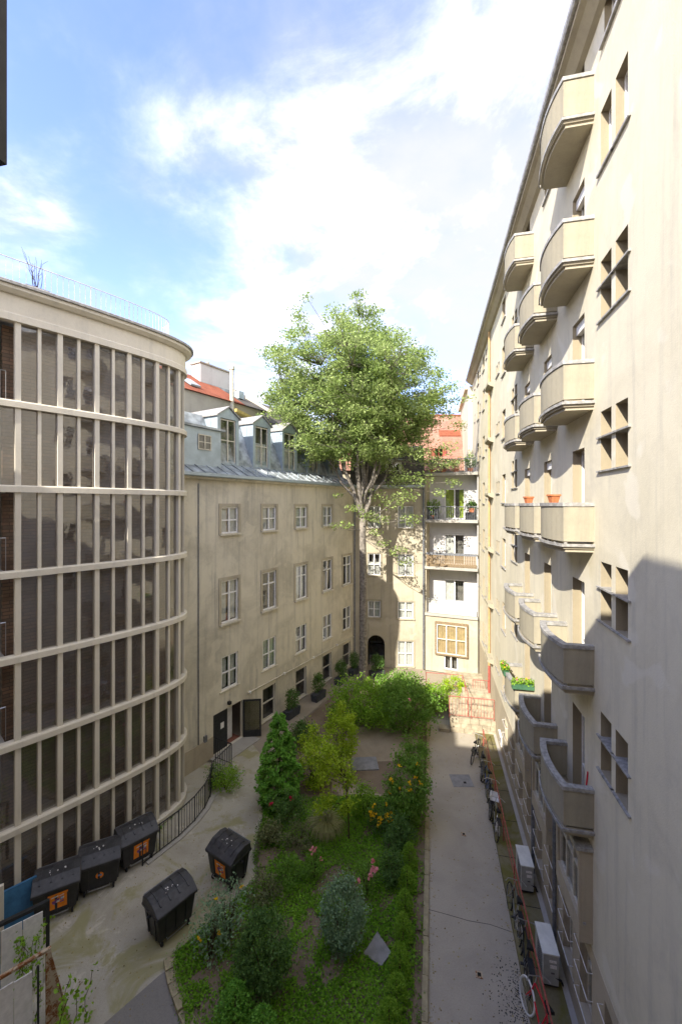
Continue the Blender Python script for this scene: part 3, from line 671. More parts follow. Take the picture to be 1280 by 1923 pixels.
MB().box(-7, -2.0, -.05, -.003, 0, 1.05).build('plinth', M['plinth'], OH)
for a, b, c, d, br, i, r_ in hs:
    w = b - a
    cu = R.choice(CURT) if r_ < 3 else None
    o = window(OH, (a + b) / 2, c, w, d - c, .05 if r_ < 3 else .1, 2 if r_ < 3 else 1, br if r_ else (0.5,), 'white_paint' if r_ < 3 else 'cream_paint', cu, (.13, .09, 'soot') if r_ < 2 else (.05, .05, 'soot'), .08, 'window')
    if r_ < 2: MB().box(-w / 2 - .16, -w / 2 - .003, -.05 - .035, -.05, -.05, d - c + .16).box(w / 2 + .003, w / 2 + .16, -.05 - .035, -.05, -.05, d - c + .16).box(-w / 2 - .003, w / 2 + .003, -.05 - .035, -.05, d - c + .003, d - c + .16).build('surround', M['backplaster'], o)
# entrance: dark closed leaf, dark inside, open glazed leaf
dm = MB().box(-.48, .48, -.02, .03, 0, 1.95).mesh('door_leaf', M['dark_metal'])
obj('door_leaf', dm, OH, (-1.45, .1, .06)); MB().box(-1.42, -1.2, .075, .079, 1.1, 1.4).build('notice', M['white_paint'], OH)
MB().face([(-1.95, 1.2, .05), (0, 1.2, .05), (0, 1.2, 2.02), (-1.95, 1.2, 2.02)]).face([(-1.95, .16, .05), (0, .16, .05), (0, 1.2, .05), (-1.95, 1.2, .05)]).face([(-1.95, 1.2, 2.02), (0, 1.2, 2.02), (0, .16, 2.02), (-1.95, .16, 2.02)]).build('hallway', plain('hall_red', (.22, .09, .06), .8, .2, 3), OH)
MB().box(-.95, -.25, .5, .55, .06, 2.0).build('hall_panel', M['white_paint'], OH)
le = empty('open_door', (0.02, -.02, .06), math.radians(-52), OH)
MB().box(0, .09, -.025, .025, 0, 1.96).box(.86, .95, -.025, .025, 0, 1.96).box(.09, .86, -.025, .025, 1.87, 1.96).box(.09, .86, -.025, .025, 0, .34).build('door_frame', M['dark_metal'], le)
MB().box(.09, .86, -.008, .008, .34, 1.87).build('door_pane', glass('door_glass', (.45, .45, .4), .1), le)
MB().box(-2.2, .4, -.9, -.01, .006, .05).build('door_step', M['concrete_grey'], OH)
MB().tube([(.35, -.06, 2.25), (11.8, -.06, 2.2)], .035, 6).build('conduit', M['cream_paint'], OH)
for q in (.5, 3.4, 6.4, 9.3): MB().box(q - .05, q + .05, -.11, 0, 2.17, 2.3).build('clamp', M['white_paint'], OH)
MB().tube([(-2.85, -.02, .1), (-2.85, -.02, 13.3)], .03, 6).build('lightning_rod', M['grey_metal'], OH)
MB().tube([(11.75, -.12, .1), (11.75, -.12, 13.5)], .09, 8).build('drain_pipe', M['grey_metal'], OH)
MB().box(-1.05, -.9, -.16, 0, 2.2, 2.35).build('wall_lamp', M['dark_metal'], OH); MB().box(-2.55, -2.38, -.08, 0, 1.0, 1.3).build('letter_box', M['grey_metal'], OH)
# eaves, roof, dormers
MB().profile_x([(.02, 13.5), (-.18, 13.5), (-.26, 13.56), (-.26, 13.62), (.02, 13.62)][::-1], -7, 11.9).build('eaves', M['soot'], OH)
MB().profile_x([(.02, 13.625), (-.38, 13.625), (-.42, 13.66), (-.42, 13.80), (-.36, 13.80), (-.34, 13.72), (.02, 13.76)][::-1], -7, 12.0).build('gutter', M['zinc'], OH)
rf = MB().profile_x([(-.3, 13.765), (1.0, 14.45), (2.1, 17.1), (5.0, 17.6), (5.0, 13.77)][::-1], -7, 11.9).build('roof', M['zinc_old'], OH)
for i in range(27):
    q = -6.8 + i * .7; MB().hexa([(q - .012, -.28, 13.775), (q + .012, -.28, 13.775), (q + .012, 1.0, 14.455), (q - .012, 1.0, 14.455), (q - .012, -.28, 13.82), (q + .012, -.28, 13.82), (q + .012, .98, 14.5), (q - .012, .98, 14.5)]).build('seam', M['zinc_old'], rf)
for i in range(13): MB().box(-.02, .02, -.02, .02, 0, .28).build('snow_hook', M['zinc'], rf, (.2 + i * .95, .1, 13.97))
dsx = [((22.4 + 2.25 * i - 21.9 - .523) / .852) for i in range(5)]
for i, sx in enumerate(dsx):
    e = empty('dormer', (sx, 1.0, 14.42), 0, OH); hw = .76
    d_ = facade(MB(), -hw, hw, 0, 2.62, [(-hw + .2, hw - .2, .1, 2.5)], .12)
    d_.face([(-hw, 0, 2.62), (hw, 0, 2.62), (0, 0, 3.12)]); d_.face([(-hw, 3.2, 0), (-hw, 0, 0), (-hw, 0, 2.62), (-hw, 3.2, 2.62)]); d_.face([(hw, 0, 0), (hw, 3.2, 0), (hw, 3.2, 2.62), (hw, 0, 2.62)])
    d_.build('dormer_wall', M['zinc'], e)
    MB().hexa([(-hw - .1, -.1, 2.56), (-hw - .1, 3.3, 2.56), (0, 3.3, 3.13), (0, -.1, 3.13), (-hw - .1, -.1, 2.62), (-hw - .1, 3.3, 2.62), (0, 3.3, 3.2), (0, -.1, 3.2)]).hexa([(hw + .1, 3.3, 2.56), (hw + .1, -.1, 2.56), (.002, -.1, 3.13), (.002, 3.3, 3.13), (hw + .1, 3.3, 2.62), (hw + .1, -.1, 2.62), (.002, -.1, 3.2), (.002, 3.3, 3.2)]).build('dormer_roof', M['coping'], e)
    sb = MB()
    for q in (.5, 1.0, 1.5, 2.0): sb.box(-hw - .02, -hw - .002, q - .012, q + .012, .5, 2.55)
    sb.build('cheek_seam', M['zinc'], e)
    window(OH, sx, 14.53, 2 * hw - .42, 2.36, 1.06, 2, (0.52,), 'cream_paint', CURT[3] if i != 0 else CURT[4], None, .065, 'dormer_window')
sx0 = dsx[0]
MB().box(-7, sx0 - .95, .55, 1.4, 14.2, 16.05).build('roof_box', M['zinc'], OH); MB().box(-7, sx0 - .75, .4, 1.6, 16.06, 16.16).build('roof_box_cap', M['zinc_old'], OH)
window(OH, sx0 - 2.0, 15.0, .8, .75, .50, 2, (.5,), 'cream_paint', None, None, .05, 'window', .04)
# ------------------------------------------------------------------ neighbouring roofs behind it
NB = empty('red_roof_house', (*LA, 0), LR); tag(NB, 'house behind the dormers with an orange tiled roof and bare grey wall', 'house')
MB().box(-12, 6.9, 5.02, 9, 0, 19.2).build('wall', M['firewall'], NB)
rf = MB().profile_x([(4.85, 19.22), (8.6, 21.5), (12.4, 19.22)][::-1], -12, 5.2).build('roof', M['tile_red'], NB)
MB().hexa([(1.2, 5.6, 19.75), (1.95, 5.6, 19.75), (1.95, 6.6, 20.36), (1.2, 6.6, 20.36), (1.2, 5.55, 19.85), (1.95, 5.55, 19.85), (1.95, 6.55, 20.46), (1.2, 6.55, 20.46)]).build('skylight', M['zinc'], rf)
MB().profile_x([(4.85, 19.2), (8.6, 21.3), (12.4, 19.2)][::-1], 5.21, 7.7).build('roof', M['tile_grey'], NB)
MB().box(5.9, 6.4, 6.2, 6.9, 20.05, 20.6).build('skylight', M['zinc'], NB)
MB().profile_x([(4.7, 19.15), (4.85, 19.1), (8.6, 21.25), (8.6, 21.5), (4.7, 19.3)][::-1], 7.71, 7.9).build('verge', M['cream_paint'], NB)
ch = MB().box(3.6, 6.5, 7.6, 8.5, 20.3, 22.2).build('chimney', M['white_wall'], NB); MB().box(3.5, 6.6, 7.5, 8.6, 22.205, 22.3).build('chimney_cap', M['firewall'], ch); MB().box(3.55, 6.55, 7.55, 8.55, 20.2, 20.9).build('chimney_flashing', M['zinc_old'], ch); MB().tube([(4.6, 8, 22.3), (4.6, 8, 22.6)], .12, 8).build('chimney_pot', M['firewall'], ch)
MB().tube([(4.05, 5.0, 18.6), (4.05, 5.0, 21.5)], .14, 10).tube([(4.05, 5.0, 21.4), (4.05, 5.0, 21.62)], .19, 10).build('vent_pipe', M['cream_paint'], NB)
MB().hexa([(4.1, 4.6, 18.55), (9.5, 4.6, 17.6), (9.5, 5.0, 17.6), (4.1, 5.0, 18.55), (4.1, 4.6, 18.75), (9.5, 4.6, 17.8), (9.5, 5.0, 17.8), (4.1, 5.0, 18.75)]).build('wall_flashing', plain('ochre_edge', (.55, .42, .14), .7, .2, 5), NB)
NC = empty('gable_house', (*LA, 0), LR); tag(NC, 'beige bare gable wall between the dormers and the tree', 'house')
MB().profile_x([(5.3, 0), (5.3, 18.5), (8.0, 20.6), (13, 18.5), (13, 0)][::-1], 7.95, 15).build('wall', M['backplaster'], NC)
MB().hexa([(7.9, 5.1, 18.35), (15.1, 5.1, 18.35), (15.1, 8.1, 20.65), (7.9, 8.1, 20.65), (7.9, 5.1, 18.5), (15.1, 5.1, 18.5), (15.1, 8.1, 20.8), (7.9, 8.1, 20.8)]).build('roof', M['tile_grey'], NC)

# ------------------------------------------------------------------ back house with the archway
BK0 = (.98, 31.8); bl = math.hypot(5.26, .8); BKR = math.atan2(-.8, 5.26)
BH = empty('archway_house', (*BK0, 0), BKR); tag(BH, 'pale plastered back house with an arched passage and dark mansard', 'house')
bh = []
for x_, w in ((1.55, .95), (3.9, 1.15)):
    for z0, z1, b in ((.2, 2.05, (.5,)), (3.75, 5.0, (.5,)), (6.95, 8.6, (.5,)), (10.55, 12.2, (.5,))):
        if x_ < 2 and z0 < 1: continue
        bh.append((x_ - w / 2, x_ + w / 2, z0, z1, b))
AX0, AX1, AZ = 1.05, 2.35, 1.75
bw_ = facade(MB(), -.3, bl, 0, 13.5, [h[:4] for h in bh] + [(AX0, AX1, 0, AZ), (AX0 + .0, AX1, AZ, AZ + .66)], .16)
n_ = 12; cx = (AX0 + AX1) / 2; rr_ = (AX1 - AX0) / 2                     # spandrels of the arch and its soffit
for i in range(n_):
    a, b = math.pi * i / n_, math.pi * (i + 1) / n_
    pa, pb = (cx + rr_ * math.cos(a), AZ + rr_ * math.sin(a)), (cx + rr_ * math.cos(b), AZ + rr_ * math.sin(b))
    bw_.face([(pa[0], 0, pa[1]), (pa[0], 0, AZ + .66), (pb[0], 0, AZ + .66), (pb[0], 0, pb[1])]); bw_.face([(pb[0], 0, pb[1]), (pb[0], 2.5, pb[1]), (pa[0], 2.5, pa[1]), (pa[0], 0, pa[1])])
bw_.build('wall', M['backplaster'], BH)
MB().face([(AX0, 2.5, 0), (AX1, 2.5, 0), (AX1, 2.5, 2.5), (AX0, 2.5, 2.5)]).face([(AX0, .16, 0), (AX0, 2.5, 0), (AX0, 2.5, AZ), (AX0, .16, AZ)]).face([(AX1, 2.5, 0), (AX1, .16, 0), (AX1, .16, AZ), (AX1, 2.5, AZ)]).build('passage', M['room'], BH)
MB().box(AX0 + .05, AX0 + .1, .5, .56, 0, 2).box(cx - .03, cx + .03, .5, .56, 0, 2.3).box(AX1 - .1, AX1 - .05, .5, .56, 0, 2).box(AX0 + .1, AX1 - .1, .505, .555, 1.7, 1.76).build('gate', M['dark_metal'], BH)
for a, b, c, d, br in bh:
    w = b - a; o = window(BH, (a + b) / 2, c, w, d - c, .05, 2, br, 'white_paint', R.choice(CURT), (.10, .08, 'backplaster'), .07)
    MB().box(-w / 2 - .12, -w / 2 - .003, -.08, -.05, -.04, d - c + .12).box(w / 2 + .003, w / 2 + .12, -.08, -.05, -.04, d - c + .12).box(-w / 2 - .003, w / 2 + .003, -.08, -.05, d - c + .003, d - c + .12).build('surround', M['cream_balcony'], o)
MB().profile_x([(.02, 13.5), (-.25, 13.55), (-.35, 13.62), (-.35, 13.78), (.02, 13.78)][::-1], -.3, bl).build('eaves', M['zinc_old'], BH)
MB().profile_x([(-.2, 13.785), (1.2, 16.6), (5, 17.4), (5, 13.785)][::-1], -.3, bl).build('roof', M['tile_grey'], BH)
e = empty('dormer', (3.0, .25, 14.0), 0, BH)
MB().box(-.6, -.45, 0, 1.3, 0, 1.7).box(.45, .6, 0, 1.3, 0, 1.7).box(-.45, .45, 0, 1.3, 1.5, 1.7).build('dormer_wall', M['white_wall'], e); MB().box(-.7, .7, -.12, 1.5, 1.705, 1.77).build('dormer_roof', M['zinc'], e)
window(BH, 3.0, 14.02, .9, 1.48, .32, 2, (.6,), 'white_paint', CURT[3], None, .06, 'dormer_window', .4)
MB().tube([(bl - .08, -.1, .1), (bl - .08, -.1, 13.5)], .08, 8).build('drain_pipe', M['grey_metal'], BH)
# house with the big tiled roof beyond
TR = empty('tiled_roof_house', (7.5, 39, 0)); tag(TR, 'tall house beyond the loggias with a broad faded red tiled roof', 'house')
MB().box(-9, 6, 0, 6, 0, 15.6).build('wall', M['backplaster'], TR)
rf = MB().hexa([(-9.3, -.4, 15.5), (6.2, -.4, 15.5), (6.2, 6, 15.5), (-9.3, 6, 15.5), (-5.2, 3.6, 21.4), (6.2, 3.6, 21.4), (6.2, 4.0, 21.4), (-5.2, 4.0, 21.4)]).build('roof', M['tile_pale'], TR)
def on_roof(x_, q): return (x_, -.4 + 4.0 * q, 15.5 + 5.9 * q)
MB().tube([(-9.3, -.45, 15.55), (-5.2, 3.55, 21.45)], .16, 6).tube([(-5.2, 3.7, 21.45), (6.2, 3.7, 21.45)], .16, 6).build('ridge_tiles', M['tile_red'], rf)
for x_, q in ((1.6, .22), (2.0, .22)): MB().box(-.17, .17, -.1, .35, -.1, .55).build('roof_window', M['white_paint'], rf, on_roof(x_, q + .05))
MB().box(-.55, .85, -.12, .4, -.2, .62).build('roof_window_curb', M['red_paint'], rf, (1.65, on_roof(0, .27)[1] + .02, on_roof(0, .27)[2] - .04))
MB().hexa([(2.2, 2.0, 19.05), (4.3, 2.0, 19.05), (4.3, 2.4, 19.65), (2.2, 2.4, 19.65), (2.2, 1.94, 19.12), (4.3, 1.94, 19.12), (4.3, 2.34, 19.72), (2.2, 2.34, 19.72)]).build('new_tiles', M['tile_red'], rf)

# ------------------------------------------------------------------ loggia house
LG0 = (6.24, 31.0); LGR = math.atan2(-1.4, 3.44); LW = 3.78
LG = empty('loggia_house', (*LG0, 0), LGR); tag(LG, 'narrow back house with stacked white loggias and a planted roof terrace', 'house')
BW = (.85, 3.05, 1.35, 3.65); SWN = (1.4, 2.4, .25, 1.32)
lw = facade(MB(), 0, LW, 0, 4.1, [BW, SWN], .16); lw.build('wall', M['backplaster'], LG)
o = window(LG, 1.95, 1.42, 2.1, 2.15, -.16, 3, (.5,), 'cream_paint', ('curtain_tan', [(.03, .97, .03, .97)]), (.06, .12, 'wood'), .08, 'box_window', .5)
MB().box(-1.17, -1.055, -.02, .16, -.05, 2.3).box(1.055, 1.17, -.02, .16, -.05, 2.3).box(-1.055, 1.055, -.02, .16, 2.155, 2.3).build('box_frame', M['wood'], o)
window(LG, 1.9, .27, .96, 1.03, .06, 2, (), 'white_paint', None, (.06, .05, 'concrete_grey'), .07)
LZ = (4.1, 7.55, 11.0, 14.45)
for i, z in enumerate(LZ): MB().box(0, LW, -.12, 1.6, z, z + .2).build('floor_slab', M['concrete_grey'], LG)
for i, z in enumerate(LZ[:3]):
    zt = LZ[i + 1]
    bwl = facade(MB(), .12, LW, z + .2, zt, [(1.25, 2.75, z + .22, z + 2.55)], .12, 1.3); bwl.build('loggia_wall', M['white_wall'], LG)
    MB().box(0, .12, 0, 1.6, z + .2, zt).build('pier', M['backplaster'], LG); MB().box(LW - .05, LW, .1, 1.3, z + .2, zt).build('side_wall', M['white_wall'], LG)
    window(LG, 2.0, z + .23, 1.48, 2.3, 1.36, 2, (), 'white_paint', ('curtain_green', [(.05, .48, .02, .98), (.72, .95, .02, .98)]) if i == 2 else ('curtain', [(.05, .45, .02, .98)]), None, .08, 'loggia_door')
# parapets
MB().box(.3, LW - .1, -.1, -.05, 4.33, 5.35).build('parapet_panel', plain('frosted_panel', (.55, .55, .52), .5, .2, 1.2), LG)
MB().tube([(.15, -.08, 5.38), (LW - .08, -.08, 5.38)], .02, 6).tube([(.2, -.08, 4.3), (.2, -.08, 5.38)], .02, 6).tube([(LW - .1, -.08, 4.3), (LW - .1, -.08, 5.38)], .02, 6).build('handrail', M['grey_metal'], LG)
pb = MB(); MB().box(.12, LW - .04, -.13, .02, 8.62, 8.78).build('parapet_cap', M['grey_metal'], LG)
sl = MB().box(-.05, .05, -.015, .015, 0, .84).mesh('slat', M['wood'])
for i in range(30): obj('slat', sl, LG, (.2 + i * .118, -.09 + R.uniform(-.006, .006), 7.77))
for z, mt in ((11.2, 'grey_metal'), (14.65, 'grey_metal')):
    rb = MB().box(.1, LW - .02, -.1, -.06, 0, .04).box(.1, LW - .02, -.1, -.06, .95, 1.0).build('railing', M[mt], LG, (0, 0, z))
    bm_ = MB().box(-.01, .01, -.09, -.07, .04, .95).mesh('bar', M[mt])
    for i in range(28): obj('bar', bm_, rb, (.17 + i * .13, 0, 0))
MB().box(LW - .9, LW - .2, .4, .9, 11.2, 11.75).build('storage_box', M['dark_metal'], LG)
MB().box(.25, .55, .3, .8, 11.2, 12.2).box(.62, .95, .3, .8, 11.2, 12.1).build('folded_chairs', M['dark_metal'], LG)

# ------------------------------------------------------------------ stone steps, red railings
ST = empty('stone_steps', (*RW(2.05, 23.3), 0), ROT_R); tag(ST, 'pale stone block steps rising to the back terrace', 'steps')
MB().box(-1.0, 1.33, .05, 6.5, -.05, .74).build('core', M['stone'], ST)
zz_ = 0
for r_ in range(3):
    x_ = -1.02
    while x_ < 1.2:
        w = R.uniform(.4, .75); w = min(w, 1.33 - x_); MB().box(x_ + .008, x_ + w - .008, -.06 + R.uniform(-.02, .02), .3, r_ * .26 + .006, r_ * .26 + .254).build('block', M['stone'], ST); x_ += w
for r_ in range(4):
    x_ = -.6 + r_ * .12
    while x_ < 1.2:
        w = min(R.uniform(.5, .9), 1.33 - x_); MB().box(x_ + .006, x_ + w - .006, .5 + r_ * .42, .9 + r_ * .42 + .3, .745 + .0, .745 + .17 * (r_ + 1)).build('step', M['stone'], ST); x_ += w
MB().box(-1.6, -1.05, -.15, .35, -.02, .16).build('stone_footing', M['stone'], ST)
def rail_run(name, pts, hgt, n, label, mids=(.5,), bars=0, mat='red_paint', r=.018):
    """pts: world foot points; handrail, mid rails, posts and bars"""
    e = empty(name, pts[0]); o0 = Vector(pts[0]); tag(e, label, 'railing')
    P = [Vector(p) - o0 for p in pts]; up = Vector((0, 0, hgt))
    MB().tube([p + up for p in P], r * 1.15, 6).build('handrail', M[mat], e)
    for m_ in mids: MB().tube([p + up * m_ for p in P], r * .8, 5).build('mid_rail', M[mat], e)
    pm_ = MB().tube([(0, 0, 0), (0, 0, hgt)], r, 6).mesh('post', M[mat]); bm2 = MB().tube([(0, 0, .1), (0, 0, hgt - .02)], r * .5, 4).mesh('bar', M[mat])
    for a, b in zip(P, P[1:]):
        k_ = max(1, int(round((b - a).length / n)))
        for i in range(k_): obj('post', pm_, e, tuple(a + (b - a) * (i / k_)))
        if bars:
            k_ = int((b - a).length / bars)
            for i in range(1, k_): obj('bar', bm2, e, tuple(a + (b - a) * (i / k_)))
    obj('post', pm_, e, tuple(P[-1])); return e
RU = lambda w, u, z: (*RW(w, u), z)
rail_run('red_railing', [RU(2.58, -.4, .12), RU(2.58, 12, .12), RU(2.58, 21.9, .12)], .9, 1.9, 'long red two-bar railing between the path and the air conditioners', (.55,))
rail_run('red_railing', [RU(1.0, 23.35, .75), RU(2.15, 23.35, .75), RU(3.3, 23.35, .75)], 1.15, 1.15, 'red railing with thin upright bars on top of the stone steps', (.12,), .15)
rail_run('red_railing', [G(800, 1300, .5) + (.5,), G(868, 1306, .5) + (.5,), G(878, 1345, .74) + (.74,)], 1.25, 1.8, 'red railing round the clipped lime hedge below the loggias', (.45,))
rail_run('red_railing', [RU(2.45, 25.8, .9), RU(3.3, 25.8, .9)], 1.0, .8, 'short faded red railing at the head of the stone steps', (.1,), .13)
# black railing round the light well of the curved building
rail_run('black_railing', [(-6.75, 14.15, 0), (-6.4, 14.7, 0), (-5.98, 15.35, 0), (-5.66, 16.1, 0), (-5.5, 16.8, 0), (-5.5, 17.5, 0), (-5.62, 18.1, 0)], 1.0, 3, 'curved black iron railing at the foot of the glazed building', (.08,), .13, 'dark_metal', .022)
rail_run('black_railing', [(-5.62, 18.15, .05), (-5.15, 19.55, .05), (-6.05, 20.05, .05)], 1.0, 3, 'short black iron railing beside the house door', (.08,), .13, 'dark_metal', .022)
tag(MB().sweep([(-6.6, 14.2), (-6.28, 14.7), (-5.86, 15.35), (-5.54, 16.1), (-5.36, 16.8), (-5.34, 17.5), (-4.5, 19.2)], [(-.12, -.03), (.06, -.03), (.06, .05), (-.12, .05)]).build('light_well_kerb', M['concrete_grey']), kind='structure')

# ------------------------------------------------------------------ wheeled bins
def bev(o, w=.018, n=2):
    m_ = o.modifiers.new('bevel', 'BEVEL'); m_.width = w; m_.segments = n; m_.limit_method = 'ANGLE'; m_.angle_limit = math.radians(25); return o
def make_bin(loc_, rz, sticker, label):
    e = empty('wheeled_bin', (*loc_, 0), rz); tag(e, label, 'bin', 'wheeled rubbish bins in the yard')
    w, d = .58, .41
    MB().hexa([(-w * .86, -d * .8, .17), (w * .86, -d * .8, .17), (w * .86, d * .8, .17), (-w * .86, d * .8, .17), (-w, -d, .92), (w, -d, .92), (w, d, .92), (-w, d, .92)]).build('body', M['bin'], e); bev(e.children[0], .035, 3)
    rb = MB()
    for q in (-.3, 0, .3): rb.hexa([(q - .03, -d * .84 - .012, .22), (q + .03, -d * .84 - .012, .22), (q + .03, -d * .84 + .02, .22), (q - .03, -d * .84 + .02, .22), (q - .03, -d - .012, .9), (q + .03, -d - .012, .9), (q + .03, -d + .02, .9), (q - .03, -d + .02, .9)])
    for sgn in (-1, 1):
        for q in (-.2, .2): rb.hexa([(sgn * (w * .9) - .015, q - .03, .22), (sgn * (w * .9) + .015, q - .03, .22), (sgn * (w * .9) + .015, q + .03, .22), (sgn * (w * .9) - .015, q + .03, .22), (sgn * w - .015, q - .03, .9), (sgn * w + .015, q - .03, .9), (sgn * w + .015, q + .03, .9), (sgn * w - .015, q + .03, .9)])
    rb.build('rib', M['bin'], e)
    MB().box(-w - .035, w + .035, -d - .03, d + .03, .90, .955).build('rim', M['bin_lid'], e)
    ld = MB().profile_x([(-d - .06, .96), (-d - .05, 1.0), (-.16, 1.19), (.16, 1.23), (d - .02, 1.17), (d + .02, .96)][::-1], -w - .03, w + .03).build('lid', M['bin_lid'], e); bev(ld, .03, 3)
    l2 = MB()
    for q in (-.42, -.14, .14, .42): l2.profile_x([(-.3, 1.115), (-.16, 1.19), (.16, 1.23), (.3, 1.2), (.3, 1.215), (.16, 1.247), (-.16, 1.207), (-.3, 1.135)][::-1], q - .02, q + .02)
    l2.build('lid_rib', M['bin_lid'], ld)
    MB().tube([(-w + .05, d + .06, 1.1), (w - .05, d + .06, 1.1)], .02, 6).build('lid_handle', M['grey_metal'], ld)
    sp = MB(); r = random.Random(label)
    for i in range(7):
        q, s_ = r.gauss(.05, .14), r.uniform(.008, .024); yy = r.uniform(-.12, .06); zz2 = 1.19 + (yy + .16) * .125 + .004
        sp.hexa([(q - s_, yy - s_, zz2 - .01), (q + s_, yy - s_, zz2 - .01), (q + s_, yy + s_, zz2 - .008), (q - s_, yy + s_, zz2 - .008), (q - s_ * .7, yy - s_, zz2 + .004), (q + s_, yy - s_ * .5, zz2 + .004), (q + s_ * .6, yy + s_, zz2 + .004), (q - s_, yy + s_ * .6, zz2 + .004)])
    sp.build('bird_droppings', M['mark_white'], ld)
    for sgn in (-1, 1): MB().tube([(sgn * (w + .0), 0, .82), (sgn * (w + .1), 0, .82)], .035, 8).build('trunnion', M['bin'], e)
    for sx in (-1, 1):
        for sy in (-1, 1):
            c = MB().tube([(sx * .4 - .022, sy * .27, .085), (sx * .4 + .022, sy * .27, .085)], .085, 12).build('castor', M['rubber'], e); MB().box(sx * .4 - .035, sx * .4 + .035, sy * .27 - .03, sy * .27 + .03, .1, .18).build('bracket', M['grey_metal'], c)
    MB().tube([(-.3, -d * .82 - .03, .24), (-.3, -d * .82 - .06, .2), (.3, -d * .82 - .06, .2), (.3, -d * .82 - .03, .24)], .012, 6).build('foot_bar', M['silver'], e)
    def front(x_, z_, off=.016):
        yy = -(d * .8 + d * .2 * (z_ - .17) / .75) - off; return (x_, yy, z_)
    if sticker == 'square':
        s = MB().face([front(-.2, .34), front(.3, .34), front(.3, .82), front(-.2, .82)]).build('sticker', M['orange'], e)
        for mt, rects in (('mark_white', [(-.12, .06, .70, .73), (.08, .2, .705, .725)]), ('mark_purple', [(-.1, .03, .52, .60), (-.02, .08, .58, .64), (.1, .19, .50, .54)]), ('mark_blue', [(.1, .17, .57, .66), (-.06, 0, .48, .52)]), ('mark_white', [(.0, .09, .53, .58), (.12, .2, .6, .65)])):
            mb = MB()
            for a, b, c, d_ in rects: mb.face([front(a, c, .019), front(b, c + .01, .019), front(b, d_ + .02, .019), front(a, d_, .019)])
            mb.build('sticker_print', M[mt], s)
    elif sticker == 'round':
        s = MB().face([front(.02 + .11 * math.cos(a * .3142), .6 + .11 * math.sin(a * .3142)) for a in range(20)]).build('sticker', M['orange'], e)
        MB().face([front(-.03, .58, .019), front(.08, .58, .019), front(.08, .64, .019), front(-.03, .64, .019)]).build('sticker_print', M['mark_blue'], s)
    return e
make_bin((-8.60, 12.62), math.radians(29), 'square', 'black wheeled bin with square orange sticker beside the blue board')
make_bin((-7.80, 13.46), math.radians(26), 'round', 'black wheeled bin with a round orange sticker')
make_bin((-7.08, 14.40), math.radians(43), 'square', 'black wheeled bin with square orange sticker against the curved railing')
make_bin((-4.95, 12.05), math.radians(51), None, 'black wheeled bin without sticker by the corner of the garden')
make_bin((-3.70, 13.70), math.radians(-33), 'square', 'black wheeled bin with its lid against the rose stems of the garden')
o = MB().box(-.04, .04, -.42, .42, 0, 1.25).build('blue_board', M['blue_board'], None, (-9.28, 12.0, 0), math.radians(-38), rot=(0, -.12, math.radians(-48))); tag(o, 'upright blue board leaning behind the end bin', 'board')

# ------------------------------------------------------------------ rusty enclosure in the corner
EN = empty('rusty_enclosure', (-6.72, 9.55, 0), math.radians(42)); tag(EN, 'rusty steel frame enclosure with white corrugated panels', 'enclosure')
MB().box(-.05, .05, -.05, .05, 0, 2.05).build('post', M['rust'], EN); MB().box(-2.6, -2.5, -.05, .05, 0, 2.05).build('post', M['rust'], EN); MB().box(-3.2, .05, -.04, .04, 2.055, 2.11).build('top_rail', M['rust'], EN)
MB().hexa([(.0, -.04, 0), (.45, -.04, 0), (.45, .04, 0), (.0, .04, 0), (-.04, -.04, 2.0), (.05, -.04, 2.0), (.05, .04, 2.0), (-.04, .04, 2.0)]).build('brace', M['rust'], EN)
for i in range(7): MB().box(-.16, .16, -.015 + (.02 if i % 2 else 0), .015 + (.02 if i % 2 else 0), .1, 1.72 + (.2 if i > 1 else 0)).build('panel', M['white_paint'], EN, (-.45 - i * .335, .09, 0))
MB().box(-.2, -.16, .07, .12, .1, 1.75).build('panel_edge', M['dark_metal'], EN)
EB = empty('storage_shelter', (-8.05, 10.45, 0), math.radians(38)); tag(EB, 'dark framed shelter with white and blue sheets behind the rusty frame', 'shelter')
MB().box(-2, .6, -.05, .05, 1.95, 2.03).build('top_rail', M['dark_metal'], EB); MB().box(.52, .6, -.04, .04, 0, 1.945).build('post', M['dark_metal'], EB)
for i in range(5): MB().box(-.2, .2, -.01, .01, 0, 1.85).build('sheet', M['white_paint'] if i not in (2,) else M['blue_board'], EB, (.25 - i * .42, -.12, .05))
o = MB().box(-.06, .06, -.05, .05, 0, 1.9).box(-.62, -.06, -.05, .05, 1.8, 1.9).build('post_frame', M['concrete_frame'], None, (-9.28, 11.35, 0), .6); tag(o, 'pale metal door post in front of the glazed building', 'post')

# ------------------------------------------------------------------ air conditioners, bicycles
def make_ac(u, label):
    e = empty('air_conditioner', (*RW(2.95, u), .15), ROT_R); tag(e, label, 'air conditioner', 'air conditioners along the wall')
    MB().box(-.18, .18, 0, .8, .1, .84).build('casing', M['ac'], e); MB().box(-.2, .2, -.01, .81, .842, .872).build('top_cover', M['ac'], e)
    mb = MB()
    for i in range(14): mb.box(-.184, -.181, .08, .58, .18 + i * .045, .2 + i * .045)
    mb.build('grille', M['ac_dark'], e)
    MB().box(-.178, .178, -.004, -.0005, .102, .838).build('painted_end_shade', plain('ac_end_shade', (.36, .36, .34), .5, .15, 5), e)  # darker grey sheet paints the shade of the near end
    MB().box(-.04, .13, -.009, -.0045, .66, .72).box(-.02, .13, -.009, -.0045, .52, .6).build('label_plate', M['mark_white'], e); MB().box(.0, .08, -.009, -.0045, .38, .42).build('badge', M['ac_dark'], e)
    MB().box(-.17, .17, .06, .12, 0, .1).box(-.17, .17, .68, .74, 0, .1).build('foot', M['dark_metal'], e)
    MB().tube([(.1, .02, .3), (.24, .0, .25), (.3, .1, .05)], .025, 6).build('hose', M['rubber'], e)
